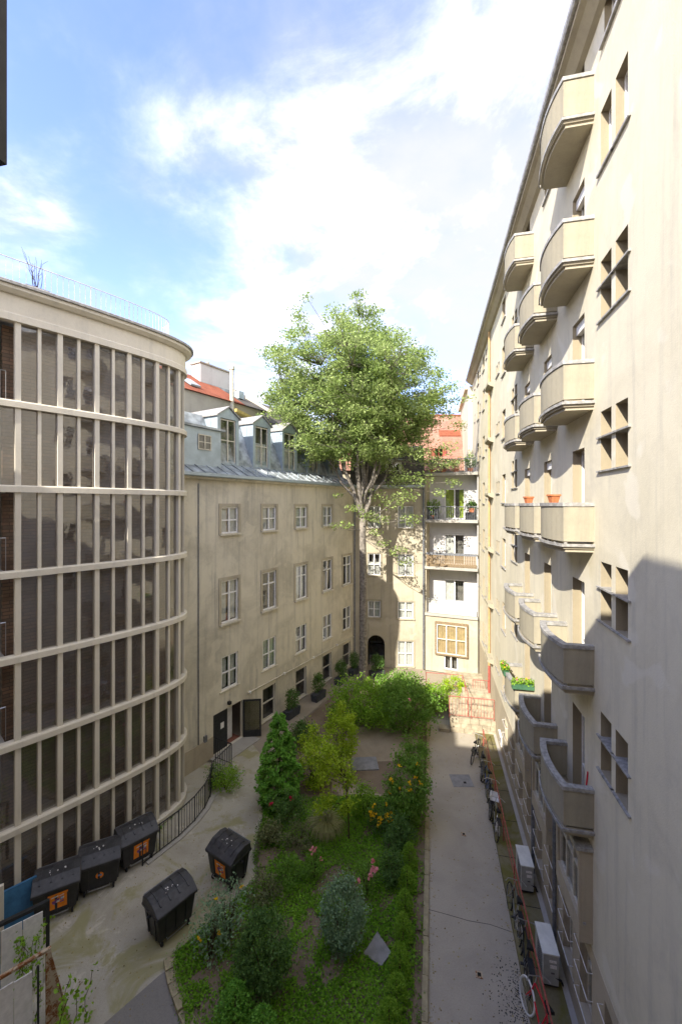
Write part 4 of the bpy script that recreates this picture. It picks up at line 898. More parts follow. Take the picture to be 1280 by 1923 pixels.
make_ac(11.3, 'white air conditioner standing nearest to the red bicycle')
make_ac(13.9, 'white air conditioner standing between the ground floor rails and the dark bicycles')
def make_bike(u, w, rz, lean, fm, label, tyre='rubber', basket=None, z=0.0):
    e = empty('bicycle', (*RW(w, u), z), ROT_R + rz); e.rotation_euler = (0, lean, ROT_R + rz); tag(e, label, 'bicycle', 'bicycles along the red railing')
    for yy in (-.52, .52):
        wh = empty('wheel', (0, yy, .33), 0, e); t1 = [(0, .325 * math.cos(a * .2618), .325 * math.sin(a * .2618)) for a in range(25)]; MB().tube(t1, .023, 6, False).build('tyre', M[tyre], wh)
        MB().tube([(0, q[1] * .93, q[2] * .93) for q in t1], .009, 4, False).build('rim', M['silver'], wh); sp = MB()
        for a in range(9): sp.tube([(0.012, 0, 0), (0, .3 * math.cos(a * .698), .3 * math.sin(a * .698))], .003, 3, False)
        sp.tube([(-.05, 0, 0), (.05, 0, 0)], .022, 6); sp.build('spokes', M['silver'], wh)
    BB, SE, HD, HB = (0, -.08, .28), (0, -.22, .80), (0, .34, .84), (0, .40, .62)
    MB().tube([BB, SE], .017, 6).tube([SE, HD], .016, 6).tube([BB, HB], .019, 6).tube([HD, HB], .02, 6).tube([(.03, -.52, .33), BB], .011, 5).tube([(.03, -.52, .33), (0, -.2, .74)], .009, 5).tube([(-.03, -.52, .33), BB], .011, 5).tube([(-.03, -.52, .33), (0, -.2, .74)], .009, 5).tube([HB, (.04, .46, .45), (.04, .52, .33)], .012, 5).tube([HB, (-.04, .46, .45), (-.04, .52, .33)], .012, 5).build('frame', M[fm], e)
    MB().tube([HD, (0, .33, 1.0)], .014, 6).tube([(-.3, .22, 1.0), (-.2, .33, 1.02), (.2, .33, 1.02), (.3, .22, 1.0)], .013, 6).build('handlebar', M['silver'], e)
    MB().hexa([(-.03, -.08, .88), (.03, -.08, .88), (.085, -.32, .88), (-.085, -.32, .88), (-.02, -.08, .93), (.02, -.08, .93), (.07, -.32, .95), (-.07, -.32, .95)]).tube([SE, (0, -.22, .88)], .013, 6).build('saddle', M['rubber'], e)
    MB().tube([(-.01, -.08, .28), (.03, -.08, .28)], .09, 14).build('chainring', M['grey_metal'], e); MB().tube([(.06, -.08, .28), (.06, .06, .18)], .01, 5).tube([(-.06, -.08, .28), (-.06, -.22, .38)], .01, 5).box(.05, .14, .03, .09, .165, .19).box(-.14, -.05, -.25, -.19, .37, .395).build('pedals', M['dark_metal'], e)
    MB().box(-.07, .07, -.75, -.35, .72, .735).build('rack', M['dark_metal'], e)
    fa = [(0, -.52 + .36 * math.cos(a * .26), .33 + .36 * math.sin(a * .26)) for a in range(1, 12)]; MB().tube(fa, .02, 4).build('mudguard', M[fm], e)
    if basket:
        bk = MB().box(-.16, .16, .44, .7, .78, .79)
        for a in range(7):
            bk.box(-.16 + a * .05, -.155 + a * .05, .435, .44, .78, 1.0)
        bk.box(-.16, -.15, .44, .7, .79, 1.0).box(.15, .16, .44, .7, .79, 1.0).box(-.15, .15, .69, .7, .79, 1.0).build('basket', M[basket], e)
    return e
make_bike(10.35, 2.38, .28, .2, 'red_bike', 'bright red bicycle with a white tyre leaning on the railing', 'white_rubber')
make_bike(11.75, 2.36, -.03, .16, 'dark_metal', 'black bicycle leaning on the railing next to the red bicycle')
make_bike(13.0, 2.34, .04, .16, 'silver', 'silver bicycle leaning on the railing above the scattered grit', 'rubber')
make_bike(16.6, 2.30, .02, .18, 'silver', 'silver bicycle with a white front basket leaning on the railing', 'rubber', 'white_paint')
make_bike(17.7, 2.28, -.06, .15, 'dark_metal', 'dark bicycle on the railing just past the white basket')
make_bike(18.9, 2.26, .08, .2, 'blue_bike', 'dark blue bicycle leaning on the railing at the edge of the sunlight')
make_bike(20.0, 2.24, -.10, .15, 'grey_metal', 'grey bicycle leaning on the railing in the sunlight')
make_bike(21.1, 2.10, -.35, .1, 'dark_metal', 'black bicycle turned outward at the end of the railing')
# small things on balconies
def on_balc(c, k, s_, y, z): v = AP.matrix_world @ Vector((0, 0, 0)); x_, y_ = RW(3.4 - y, NEAR[c] + s_); return (x_, y_, FL(k) + z)
pot_m = MB().hexa([(-.07, -.07, 0), (.07, -.07, 0), (.07, .07, 0), (-.07, .07, 0), (-.1, -.1, .15), (.1, -.1, .15), (.1, .1, .15), (-.1, .1, .15)]).box(-.115, .115, -.115, .115, .151, .19).mesh('flower_pot', M['terracotta'])
tag(obj('flower_pot', pot_m, None, on_balc(0, 0, .6, .62, .9)), 'terracotta pot on the eye-level balcony ledge beside the paired windows', 'pot')
tag(obj('flower_pot', pot_m, None, on_balc(1, 0, .5, .62, .9)), 'terracotta pot on the eye-level middle balcony ledge', 'pot')
o = MB().tube([(0, 0, 0), (.12, .02, 1.05)], .016, 6).build('broom', M['red_bike'], None, on_balc(0, -2, .25, .12, .02)); tag(o, 'red broom stick leaning on the lowest balcony wall', 'broom')

# ------------------------------------------------------------------ plants
def leaf_mesh(name, P, size, mat, up=0.3, aspect=0.55, rng=RNG, drop=None, axis=None):
    n = len(P); nrm = rng.normal(size=(n, 3)); nrm[:, 2] = np.abs(nrm[:, 2]) + up; nrm /= np.linalg.norm(nrm, axis=1)[:, None]
    t_ = rng.normal(size=(n, 3)) if axis is None else axis + rng.normal(size=(n, 3)) * .35
    t_ -= nrm * (t_ * nrm).sum(1)[:, None]; t_ /= (np.linalg.norm(t_, axis=1)[:, None] + 1e-9); b = np.cross(nrm, t_)
    s = size * rng.uniform(.6, 1.3, n)[:, None]
    V = np.stack([P - t_ * s * .5, P + b * s * aspect * .5 + t_ * s * .05, P + t_ * s * .5 - nrm * s * .12, P - b * s * aspect * .5 + t_ * s * .05], 1).reshape(-1, 3)
    me = bpy.data.meshes.new(name); me.vertices.add(n * 4); me.vertices.foreach_set('co', V.astype(np.float32).ravel())
    me.loops.add(n * 4); me.loops.foreach_set('vertex_index', np.arange(n * 4, dtype=np.int32)); me.polygons.add(n)
    me.polygons.foreach_set('loop_start', np.arange(0, n * 4, 4, dtype=np.int32)); me.polygons.foreach_set('loop_total', np.full(n, 4, dtype=np.int32))
    me.materials.append(mat); me.update(calc_edges=True); return me
def clumps(n, nc, shell, spread, radii, rng=RNG, flat=1.0, lower=-1.0):
    """points in clumps near the skin of an ellipsoid"""
    c = rng.normal(size=(nc, 3)); c /= np.linalg.norm(c, axis=1)[:, None]; c = c[c[:, 2] > lower]; nc = len(c)
    c *= (shell + (1.0 - shell) * rng.uniform(0, 1, nc) ** .5)[:, None] * rng.uniform(.85, 1.12, nc)[:, None]
    i = rng.integers(0, nc, n); P = c[i] * np.array(radii) + rng.normal(size=(n, 3)) * np.array([spread, spread, spread * flat]); return P
def shrub(name, px, py, wpx, hpx, label, mat, n=2600, leaf=.075, nc=60, shell=.55, cat='shrub', group=None, spread=.11, stems=6, flowers=None, leafaspect=.55, base_z=None, top_bias=1.0):
    """px, py: foot; wpx, hpx: width and height as seen"""
    x, y = G(px, py, .06); sc = y / F; rx = wpx * sc / 2; hh = hpx * sc * 1.0; h = max(.2, hh * .92)
    z0 = hill(x, y) if base_z is None else base_z
    e = empty(name, (x, y, z0)); tag(e, label, cat, group)
    rad = (rx, rx * .95, h * .5); P = clumps(n, nc, shell, spread, rad); P[:, 2] += h * .53; P[:, 2] = np.abs(P[:, 2])
    obj('foliage', leaf_mesh('foliage', P, leaf, M[mat], aspect=leafaspect), e)
    mb = MB(); r = random.Random(name + str(px))
    for i in range(stems):
        a = r.uniform(0, 6.28); mb.tube([(0, 0, -.05), (rx * .25 * math.cos(a), rx * .25 * math.sin(a), h * .35), (rx * .6 * math.cos(a), rx * .6 * math.sin(a), h * r.uniform(.55, .85))], [.02, .014, .005], 5, False)
    mb.build('stems', M['stem'], e)
    if flowers:
        fm, cnt, fs = flowers
        for i in range(cnt):
            a, el = r.uniform(0, 6.28), r.uniform(.0, 1.2); p = np.array([rx * math.cos(a) * math.cos(el), -abs(rx * math.sin(a) * math.cos(el)), h * .53 + h * .5 * math.sin(el)]) * 1.02
            obj('flower', leaf_mesh('flower', p + RNG.normal(size=(7, 3)) * fs * .35, fs, M[fm], aspect=.9), e)
    return e
# --- the big tree
def big_tree():
    bx, by = G(681, 1287); e = empty('robinia_tree', (bx, by, 0)); tag(e, 'tall bare-trunked tree with a wide light green crown before the archway house', 'tree')
    r = random.Random(5); mb = MB()
    mb.tube([(0, 0, -.1), (0, 0, .25), (.01, 0, 2), (0, .0, 5), (.02, 0, 8), (-.02, 0, 10.2), (0, 0, 11.6)], [.36, .29, .265, .25, .235, .225, .24], 12)
    cen = Vector((-.9, -.4, 20.0)); rad = Vector((6.6, 5.2, 5.2))
    limbs = []; rng = np.random.default_rng(21); C = []
    spec = ((-2.9, -.6, 21.6, .15, 0), (-1.5, .8, 24.0, .15, 0), (-.2, -.4, 25.0, .18, 0), (1.2, .9, 24.0, .13, 0), (2.7, -.7, 22.0, .13, 0), (4.6, .2, 19.4, .10, 1), (-5.2, .5, 20.0, .09, .8), (-1.0, -2.6, 22.0, .11, .4), (2.0, -2.6, 20.4, .10, .9), (-3.2, 2.4, 21.0, .10, .5), (2.4, 2.6, 21.4, .10, .6))
    for dx, dy, top, r0, up_ in spec:
        z0 = 11.2 + up_; pts = []
        for k in range(11):
            q = k / 10; bend = q ** .8
            pts.append(Vector((dx * bend + r.uniform(-.16, .16) * (k > 0), dy * bend + r.uniform(-.16, .16) * (k > 0), z0 + (top - z0) * q ** .92)))
        mb.tube(pts, [max(.022, r0 * (1 - .88 * k / 10)) for k in range(11)], 8, False); limbs.append(pts)
        for k in range(4, 11):                                       # side boughs, each with its own sprays
            for _ in range(3 if k < 10 else 2):
                a_ = r.uniform(0, 6.28); L_ = r.uniform(.9, 2.5) * (1.15 - .05 * k); d_ = Vector((math.cos(a_), math.sin(a_), r.uniform(-.05, .75))).normalized()
                q0 = pts[k]; q1 = q0 + d_ * L_ * .55 + Vector((0, 0, .1)); q2 = q0 + d_ * L_ + Vector((0, 0, r.uniform(-.15, .35)))
                e_ = ((q2.x - cen.x) / rad.x) ** 2 + ((q2.y - cen.y) / rad.y) ** 2 + ((q2.z - cen.z) / rad.z) ** 2
                if e_ > 1.15 or q2.z < 14.6: continue
                mb.tube([q0, q1, q2], [.035, .022, .010], 5, False)
                for t__ in (.45, .75, 1.0, 1.15):
                    C.append((np.array(q0 + (q2 - q0) * t__) + rng.normal(size=3) * .28, r.uniform(.30, .52)))
    n_c = len(C) + 420
    while len(C) < n_c:
        d = rng.normal(size=3); d /= np.linalg.norm(d); q = (.55 + .45 * rng.uniform() ** .6)
        lob = 1 + .13 * math.sin(3.1 * math.atan2(d[1], d[0]) + 1) + .10 * math.sin(5 * d[2] + 2 * d[0]) + .06 * math.sin(9 * d[0] + 7 * d[2])
        p = np.array(cen) + d * q * lob * np.array(rad)
        if p[2] < 15.2 and rng.uniform() < .6: continue
        if math.sin(p[0] * 1.9 + 1) * math.sin(p[1] * 1.7 + .5) * math.sin(p[2] * 2.1) > .28: continue
        C.append((p, r.uniform(.28, .5)))
    for (px, py, dy, s) in ((835, 840, -.5, .6), (815, 870, 0, .65), (790, 900, -.6, .6), (760, 930, -1, .6), (770, 975, -1, .5), (735, 945, -.6, .55), (700, 930, .2, .55), (730, 880, 0, .6), (650, 985, -.6, .35), (630, 988, -.4, .3), (665, 955, -.3, .45), (745, 1035, -1, .4), (760, 1055, -1, .35), (720, 1020, -.5, .35), (850, 905, -.4, .4), (860, 800, -.6, .45), (855, 750, -.3, .4), (825, 925, -.8, .35), (690, 970, -.4, .45), (705, 1000, -.5, .3), (800, 850, .2, .6), (780, 860, .2, .6), (745, 905, -.3, .55), (635, 930, -.2, .25), (715, 975, -.2, .45), (760, 895, -.9, .55), (845, 870, -.7, .4)):
        y_ = by + dy * 1.2; C.append((np.array([(px - 640) / F * y_ - bx, y_ - by, H - (py - HZ) * y_ / F]), s))
    P = []
    lp = [p for L in limbs for p in L[2:]] + [Vector((0, 0, z)) for z in (10, 10.6, 11.2)]
    for p, s in C:
        n_l = int(128 * (s / .5) ** 1.6); dd_ = rng.normal(size=(n_l, 3)); dd_ /= np.linalg.norm(dd_, axis=1)[:, None]; P.append(p + dd_ * (rng.uniform(size=(n_l, 1)) ** .45) * np.array([s, s, s * .55]) * 1.7)
        v_ = Vector(p); a = min(lp, key=lambda q: (q - v_).length + max(0, q.z - v_.z) * 1.5); m_ = (a + v_) / 2 + Vector((r.uniform(-.2, .2), r.uniform(-.2, .2), -.15))
        mb.tube([a, m_, v_], [.028, .018, .008], 4, False)
        for j in range(1):
            w_2 = v_ + Vector((r.gauss(0, s), r.gauss(0, s), r.gauss(0, s * .5))); mb.tube([v_, w_2], [.011, .005], 3, False)
    mb.build('trunk', M['bark'], e, smooth=True)
    P = np.concatenate(P); obj('crown', leaf_mesh('crown', P, .19, M['leaf_tree'], up=.25, aspect=.48, rng=rng), e)
big_tree()
# --- cypress with layered drooping sprays
def conifer(name, px, py, wpx, hpx, label, mat='leaf_fir', n=4500, leaf=.1, tiers=9, group=None, taper=1.0, droop=.35, belly=.25, layered=True):
    x, y = G(px, py, .06); sc = y / F; R0 = wpx * sc / 2; h = hpx * sc * .95; e = empty(name, (x, y, hill(x, y))); tag(e, label, 'conifer', group)
    rng = np.random.default_rng(int(px * 7 + py)); q = rng.uniform(0.03, 1, n) ** 1.15
    if layered: q = np.clip((np.floor(q * tiers) + rng.normal(.35, .16, n)) / tiers, .02, 1)
    prof = np.where(q < belly, .72 + .28 * q / belly, np.clip((1 - (q - belly) / (1 - belly)), 0, 1) ** (.75 * taper) * .92 + .08)
    a = rng.uniform(0, 2 * math.pi, n); lob = 1 + .13 * np.sin(a * 5 + q * 20) + .08 * np.sin(a * 11 + q * 37)
    rr = R0 * prof * lob * (1 - .45 * rng.uniform(0, 1, n) ** 2.2)
    ph = np.sin(a * 3 + np.floor(q * tiers) * 1.7) * .03
    P = np.stack([rr * np.cos(a), rr * np.sin(a), h * (q + (ph if layered else 0)) - droop * (rr / max(R0, .01)) * R0 * .35], 1); P[:, 2] = np.abs(P[:, 2])
    ax = np.stack([np.cos(a), np.sin(a), np.full(n, -.35 if layered else .8)], 1)
    obj('foliage', leaf_mesh('foliage', P, leaf, M[mat], up=.9 if layered else .1, aspect=.5, rng=rng, axis=ax), e); MB().tube([(0, 0, -.1), (0, 0, h * .9)], [R0 * .09, .01], 6, False).build('trunk', M['stem'], e); return e
conifer('cypress', 524, 1508, 82, 178, 'feathery layered green cypress beside the house door path', n=9000, leaf=.15, tiers=12, belly=.3)
for i, (px, py, w, h) in enumerate(((868 - 100, 1626, 34, 52), (764, 1672, 38, 50), (760, 1718, 38, 52), (756, 1768, 42, 60), (750, 1830, 50, 68), (744, 1882, 54, 62), (730, 1935, 62, 66), (712, 1990, 66, 70))):
    conifer('dwarf_conifer', px, py + 4, w * .88, h * .95, 'small rounded dwarf conifer in the row along the kerb', mat='leaf_bright', n=2200, leaf=.045, tiers=5, group='dwarf conifers along the kerb', taper=.55, droop=.0, belly=.35, layered=False)
conifer('dwarf_conifer', 442, 1935, 78, 92, 'pointed dwarf conifer by the stone edging', n=3000, leaf=.06, taper=.8, droop=0, belly=.3, layered=False)
conifer('dwarf_conifer', 492, 1960, 60, 70, 'low dwarf conifer beside the pointed one', n=2200, leaf=.06, taper=.6, droop=0, belly=.3, layered=False)
# --- hedges and shrubs
shrub('shrub', 678, 1362, 128, 84, 'broad bright green bush at the foot of the tall tree', 'leaf_bright', 9000, .12, 170, .5, spread=.16)
shrub('shrub', 765, 1380, 112, 112, 'tall dark green bush between the bright hedge and the path', 'leaf_mid', 7500, .13, 120, .5, spread=.17, flowers=('pink', 1, .12))
shrub('shrub', 745, 1318, 90, 52, 'sunlit loose green bush behind the dark green bush', 'leaf_mid', 4000, .13, 70, .5, spread=.2)
shrub('shrub', 818, 1328, 60, 46, 'sunlit bright green bush below the stone steps', 'leaf_bright', 3000, .11, 60, .5, spread=.15)
shrub('hedge', 852, 1322, 44, 52, 'lime green clipped hedge beside the red railing', 'leaf_lime', 3200, .09, 90, .7, 'hedge', spread=.09)
shrub('shrub', 640, 1452, 58, 138, 'upright lime green columnar shrub in the bare earth', 'leaf_lime', 5200, .10, 110, .5, spread=.10)
shrub('shrub', 590, 1480, 70, 118, 'loose yellow-green bush beside the cypress', 'leaf_lime', 3600, .11, 70, .45, spread=.13)
shrub('shrub', 572, 1400, 50, 44, 'dull dark low bush behind the cypress', 'leaf_dark', 2000, .1, 50, .5)
shrub('shrub', 765, 1548, 82, 132, 'dark green rose shrub with yellow flowers along the path kerb', 'leaf_mid', 5200, .11, 80, .5, spread=.14, flowers=('yellow', 10, .09))
shrub('shrub', 778, 1440, 46, 56, 'small leafy shrub hanging over the path kerb', 'leaf_mid', 1700, .1, 40, .5)
shrub('shrub', 685, 1538, 44, 62, 'round fresh green bush beside the yellow flowers', 'leaf_bright', 2600, .07, 80, .65)
shrub('shrub', 714, 1566, 44, 60, 'clump of yellow daisies beside the round green bush', 'leaf_dark', 1500, .07, 40, .5, cat='flowers', flowers=('yellow', 26, .075))
shrub('shrub', 748, 1600, 52, 70, 'dark low shrub at the top of the dwarf conifer row', 'leaf_dark', 2000, .08, 50, .5)
shrub('shrub', 735, 1662, 42, 66, 'dark feathery shrub beside the dwarf conifers', 'leaf_dark', 2000, .07, 50, .5)
shrub('shrub', 643, 1792, 76, 146, 'oval blue-green shrub standing in the grass', 'leaf_blue', 7000, .065, 140, .62, spread=.085)
shrub('shrub', 495, 1858, 102, 146, 'dense round dark green shrub standing in the grass', 'leaf_dark', 9000, .065, 160, .66, spread=.085)
shrub('shrub', 535, 1548, 66, 60, 'mixed low rose bush with one crimson bloom', 'leaf_dark', 2200, .08, 40, .4, flowers=('crimson', 2, .11))
shrub('shrub', 506, 1590, 46, 40, 'dull straggling bush beside the concrete yard', 'leaf_dull', 1300, .08, 30, .4)
shrub('shrub', 560, 1592, 50, 40, 'low weedy bush with pale stalks', 'leaf_dull', 1300, .07, 30, .4)
shrub('rose', 590, 1650, 26, 66, 'slim rose plant with two salmon pink blooms', 'leaf_mid', 520, .07, 20, .4, 'rose', flowers=('pink', 4, .085))
shrub('rose', 690, 1680, 44, 74, 'rose plant with a cluster of pale pink blooms', 'leaf_mid', 500, .07, 20, .4, 'rose', flowers=('pink', 6, .11))
shrub('rose', 395, 1800, 60, 120, 'thin straggling rose stems before the bin without sticker', 'leaf_blue', 800, .08, 30, .4, 'rose', stems=14, spread=.14, flowers=('yellow', 2, .07))
shrub('rose', 428, 1765, 70, 130, 'thin rose stems arching before the bin with its lid against the garden', 'leaf_blue', 900, .08, 30, .4, 'rose', stems=14, spread=.14, flowers=('yellow', 2, .07))
shrub('shrub', 500, 1690, 60, 44, 'dry brownish low bush at the yard edge', 'leaf_dull', 1300, .07, 30, .4)
shrub('shrub', 545, 1660, 60, 40, 'low green weeds beside the slim rose', 'leaf_mid', 1300, .07, 30, .4)
shrub('shrub', 425, 1480, 56, 40, 'bright ground-cover bush inside the black railing', 'leaf_bright', 2200, .07, 60, .5, base_z=.02)
shrub('shrub', 404, 1474, 26, 42, 'small dark bush pressed against the black railing', 'leaf_dark', 900, .07, 30, .5, base_z=.02)
# young tree with thin trunk
x, y = G(655, 1580); e = empty('young_tree', (x, y, hill(x, y))); tag(e, 'young yellow-green tree with a thin bare trunk', 'tree')
tr = MB().tube([(0, 0, -.05), (-.02, 0, .9), (-.08, 0, 1.8), (-.2, .05, 2.9)], [.03, .025, .02, .008], 6)
C = []
for px, py, s in ((648, 1480, .22), (655, 1500, .2), (640, 1460, .25), (625, 1445, .24), (610, 1430, .24), (590, 1420, .22), (632, 1425, .26), (650, 1445, .24), (660, 1470, .16), (600, 1450, .2), (618, 1500, .2), (600, 1510, .16), (645, 1520, .16), (615, 1405, .18), (580, 1400, .16), (612, 1512, .15)):
    C.append((np.array([(px - 640) / F * y - x, R.uniform(-.3, .3), H - (py - HZ) * y / F - hill(x, y)]), s))
P = []
for p, s in C: P.append(p + RNG.normal(size=(150, 3)) * s * .72); tr.tube([(-.1, 0, min(2.2, max(1.2, p[2] - .5))), tuple(p)], [.012, .005], 4, False)
tr.build('trunk', M['stem'], e); obj('crown', leaf_mesh('crown', np.concatenate(P), .10, M['leaf_lime'], aspect=.6), e)
# ornamental grass
x, y = G(612, 1572); e = MB(); r = random.Random(2)
for i in range(420):
    a, l = r.uniform(0, 6.28), r.uniform(.4, .95); d = Vector((math.cos(a), math.sin(a), 0)); sd = Vector((-d.y, d.x, 0)) * .008
    q = [Vector((0, 0, 0)) + d * .05, d * l * .3 + Vector((0, 0, l * .75)), d * l * .75 + Vector((0, 0, l * .7))]; tip = d * l * .95 + Vector((0, 0, l * .35))
    e.face([q[0] - sd, q[0] + sd, q[1] + sd, q[1] - sd]); e.face([q[1] - sd, q[1] + sd, q[2] + sd, q[2] - sd]); e.face([q[2] - sd, q[2] + sd, tip])
tag(e.build('ornamental_grass', M['straw'], None, (x, y, hill(x, y))), 'arching clump of dull green ornamental grass', 'grass clump')
# ground cover: leaf by leaf, thinner where the soil shows
bare = [(G(590, 1740), .5), (G(560, 1830), .45), (G(700, 1640), .2), (G(735, 1775), .25), (G(480, 1620), .9), (G(560, 1600), .55), (G(400, 1830), .55), (G(495, 1880), .5), (G(640, 1800), .3)]
pts = []
rng = np.random.default_rng(4)
A = rng.uniform((-5.5, 6.5), (7.5, 17.4), size=(230000, 2))
f1 = np.sin(A[:, 0] * 2.1 + 1.3 * np.sin(A[:, 1] * 1.7)) + np.sin(A[:, 1] * 2.7 + A[:, 0]) + .9 * np.sin(A[:, 0] * 5.3 - A[:, 1] * 4.1)
A = A[(f1 > -1.5) | (rng.uniform(size=len(A)) < .25)]
keep = np.array([inside(a, b, bed) for a, b in A]); A = A[keep]
for (bx_, by_), br in bare:
    d = np.hypot(A[:, 0] - bx_, A[:, 1] - by_); A = A[(d > br * (.7 + .3 * np.sin(np.arctan2(A[:, 1] - by_, A[:, 0] - bx_) * 4))) | (rng.uniform(size=len(A)) < .10)]
wv = A[:, 0] * CS - A[:, 1] * SN; A = A[(wv < -.42) | (rng.uniform(size=len(A)) < .12)]
sp_ = np.hypot(A[:, 0] - c[0], A[:, 1] - c[1]) if False else None
dd = np.array([inside(a, b, dp) for a, b in A]); A = A[~dd]
Z = np.array([hill(a, b) for a, b in A]); P = np.column_stack([A, Z + .015 + .10 * rng.uniform(size=len(A)) ** 2])
tag(obj('ground_cover', leaf_mesh('ground_cover', P, .07, M['grass'], up=.5, aspect=.6, rng=rng)), 'low bright green ground cover over the garden bed', 'ground cover', kind='stuff')
# planters along the old house
pm_ = MB().hexa([(-.5, -.2, 0), (.5, -.2, 0), (.5, .2, 0), (-.5, .2, 0), (-.55, -.23, .45), (.55, -.23, .45), (.55, .23, .45), (-.55, .23, .45)]).mesh('planter_box', M['planter'])
for i, (px, py, rz) in enumerate(((548, 1345, LR), (598, 1313, LR), (640, 1283, LR), (665, 1266, LR), (707, 1271, .3))):
    x, y = G(px, py); word = ('first', 'second', 'third', 'fourth')[i] if i < 4 else ''
    o = obj('planter_box', pm_, None, (x, y, .006), rz); tag(o, f'{word} dark grey planter box from the open door' if i < 4 else 'dark grey planter box in front of the arched passage', 'planter', 'planter boxes along the walkway')
    e = empty('potted_shrub', (x, y, .42), rz); tag(e, f'dark evergreen in the {word} planter box from the open door' if i < 4 else 'dark evergreen planted before the arched passage', 'shrub', 'evergreens in the planter boxes')
    Pq = clumps(1500, 50, .5, .09, (.42, .3, .55)); Pq[:, 2] += .62; obj('foliage', leaf_mesh('foliage', Pq, .09, M['leaf_dark']), e); MB().tube([(0, 0, 0), (0, 0, .8)], [.03, .01], 5).build('stem', M['stem'], e)
# roof terrace and loggia plants
def lw_pt(x_, y_, z_): v = Matrix.Rotation(LGR, 4, 'Z') @ Vector((x_, y_, 0)); return (LG0[0] + v.x, LG0[1] + v.y, z_)
def potplant(p, rad, mat, label, n=700, leaf=.11, pot=True):
    e = empty('potted_plant', p); tag(e, label, 'plant')
    if pot: MB().hexa([(-.13, -.13, 0), (.13, -.13, 0), (.13, .13, 0), (-.13, .13, 0), (-.18, -.18, .3), (.18, -.18, .3), (.18, .18, .3), (-.18, .18, .3)]).build('pot', M['terracotta'], e)
    Pq = clumps(n, 24, .4, .1, rad); Pq[:, 2] += rad[2] + .25; obj('foliage', leaf_mesh('foliage', Pq, leaf, M[mat]), e)
    MB().tube([(0, 0, .1), (0, 0, rad[2] + .3)], [.02, .008], 5).build('stem', M['stem'], e); return e
potplant(lw_pt(.5, .4, 14.66), (.5, .35, .6), 'leaf_mid', 'bushy green plant at the wall end of the roof terrace')
potplant(lw_pt(1.3, .4, 14.66), (.45, .3, .5), 'leaf_dark', 'dark leafy plant in the roof terrace row')
potplant(lw_pt(2.2, .4, 14.66), (.55, .3, .45), 'leaf_bright', 'bright green plant in the roof terrace row')
potplant(lw_pt(3.2, .4, 14.66), (.45, .3, .55), 'leaf_mid', 'leafy plant on the roof terrace beside the tall building')
potplant(lw_pt(.55, .5, 11.21), (.5, .35, .75), 'leaf_bright', 'tall green plant on the loggia with green curtains')
potplant(lw_pt(3.25, .8, 11.75), (.42, .3, .25), 'leaf_dark', 'flat-topped small tree on the loggia with green curtains')
for nm, s_, y_, rz in (('end', .35, .66, 0), ('front', 1.2, .72, math.pi / 2)):
    p = on_balc(2, -2, s_ - (.45 if nm == 'end' else 0), y_ - (.3 if nm == 'end' else 0), .75); e = empty('flower_box', p, ROT_R + rz); tag(e, 'green flower box hanging on the short side of the low balcony' if nm == 'end' else 'green flower box hanging along the curved side of the low balcony', 'flower box')
    MB().box(-.35, .35, -.09, .09, 0, .17).build('trough', plain('green_trough', (.05, .13, .07), .6, .2, 8), e); Pq = RNG.uniform((-.36, -.12, .15), (.36, .12, .34), size=(420, 3)); obj('foliage', leaf_mesh('foliage', Pq, .07, M['leaf_bright']), e)
    for i in range(6): obj('flower', leaf_mesh('flower', np.array([R.uniform(-.3, .3), R.uniform(-.1, .1), .33]) + RNG.normal(size=(5, 3)) * .015, .05, M['yellow'] if i % 2 else M['pink'], aspect=.9), e)
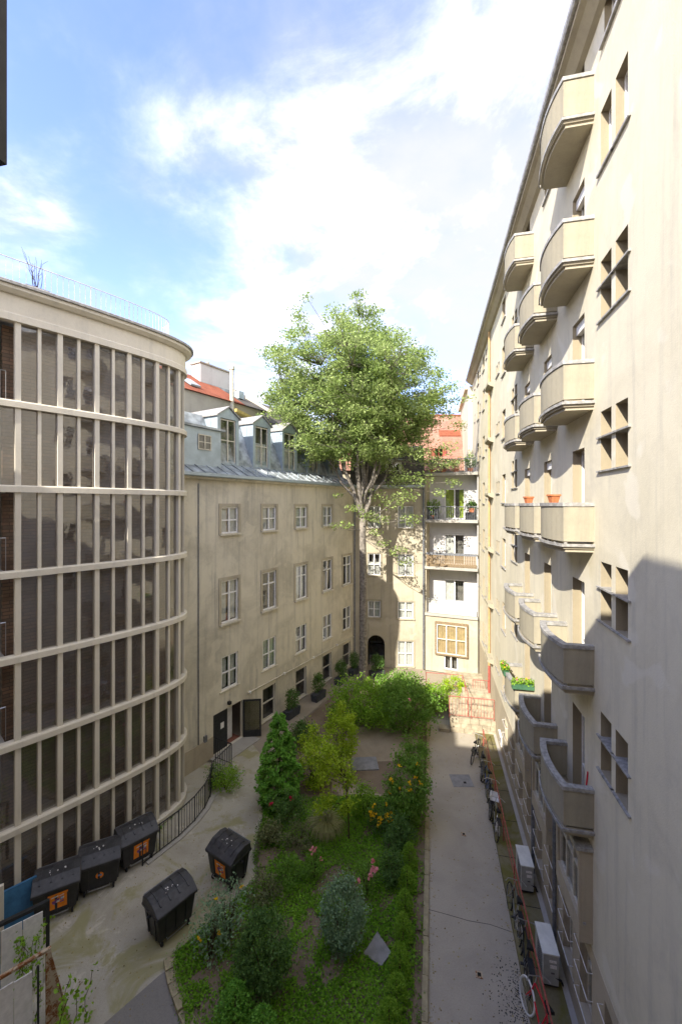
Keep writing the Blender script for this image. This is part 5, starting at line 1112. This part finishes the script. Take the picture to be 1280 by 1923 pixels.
# vines on the enclosure
for i, (px, py, hgt, lab) in enumerate(((118, 1905, 1.6, 'thin green vine climbing beside the rusty post'), (50, 1850, 2.2, 'thin green vine across the white corrugated panels'), (48, 1775, 1.5, 'light green weed shoots behind the dark framed shelter'))):
    x, y = G(px, py, 1.2); e = empty('vine', (x, y, .02)); tag(e, lab, 'vine'); r = random.Random(i); mb = MB(); PP = []
    for k_ in range(5):
        q = Vector((r.uniform(-.25, .25), r.uniform(-.25, .25), 0)); l_ = [q.copy()]
        for j in range(7): q = q + Vector((r.uniform(-.09, .09), r.uniform(-.09, .09), hgt / 7)); l_.append(q.copy()); PP += [np.array(q) + RNG.normal(size=3) * .06 for _ in range(7)]
        mb.tube(l_, .007, 4, False)
    mb.build('stem', M['stem'], e); obj('leaves', leaf_mesh('leaves', np.array(PP), .10, M['leaf_bright'], aspect=.7), e)

# fallen leaves and weeds along the edges: nobody could count them
rng = np.random.default_rng(9); Q = []
for _ in range(900):
    w, u = rng.uniform(-.05, 2.3), rng.uniform(6, 24)
    if rng.uniform() < .55: w = abs(rng.normal(0, .12)) - .05 if rng.uniform() < .6 else 2.3 - abs(rng.normal(0, .12))
    x, y = RW(w, u); Q.append((x, y, .008))
for _ in range(900):
    x, y = rng.uniform(-9, -2.5), rng.uniform(9, 20)
    if inside(x, y, yard_px) and not inside(x, y, bed): Q.append((x, y, .016))
tag(obj('fallen_leaves', leaf_mesh('fallen_leaves', np.array(Q), .045, leafmat('fallen_leaf', (.16, .10, .04), (.36, .30, .10), .1), up=3.0, aspect=.7, rng=rng)), 'small fallen leaves scattered over the path and yard', 'leaves', kind='stuff')
Q = []
def tuft(x, y, n, r_, h_):
    for _ in range(n): Q.append((x + rng.normal() * r_, y + rng.normal() * r_, abs(rng.normal()) * h_ + .02))
for _ in range(130):
    u = rng.uniform(6, 23); x, y = RW(-.3 + rng.normal() * .08, u); tuft(x, y, int(rng.uniform(5, 30)), .05, .06)
for _ in range(70):
    u = rng.uniform(6, 23); x, y = RW(2.36 + abs(rng.normal()) * .15, u); tuft(x, y, int(rng.uniform(4, 16)), .04, .03)
for a, b in zip(bed[9:], bed[10:] + [bed[0]]):
    for _ in range(16):
        f = rng.uniform(); tuft(a[0] + (b[0] - a[0]) * f, a[1] + (b[1] - a[1]) * f, int(rng.uniform(8, 40)), .08, .08)
for _ in range(40):
    sp = rng.uniform(-1, 6); x, y = cv(sp, .2 + abs(rng.normal()) * .05); tuft(x, y, int(rng.uniform(3, 14)), .04, .04)
tag(obj('weeds', leaf_mesh('weeds', np.array(Q), .06, M['leaf_mid'], up=.2, aspect=.45, rng=rng)), 'small weeds along the kerbs and wall feet', 'weeds', kind='stuff')
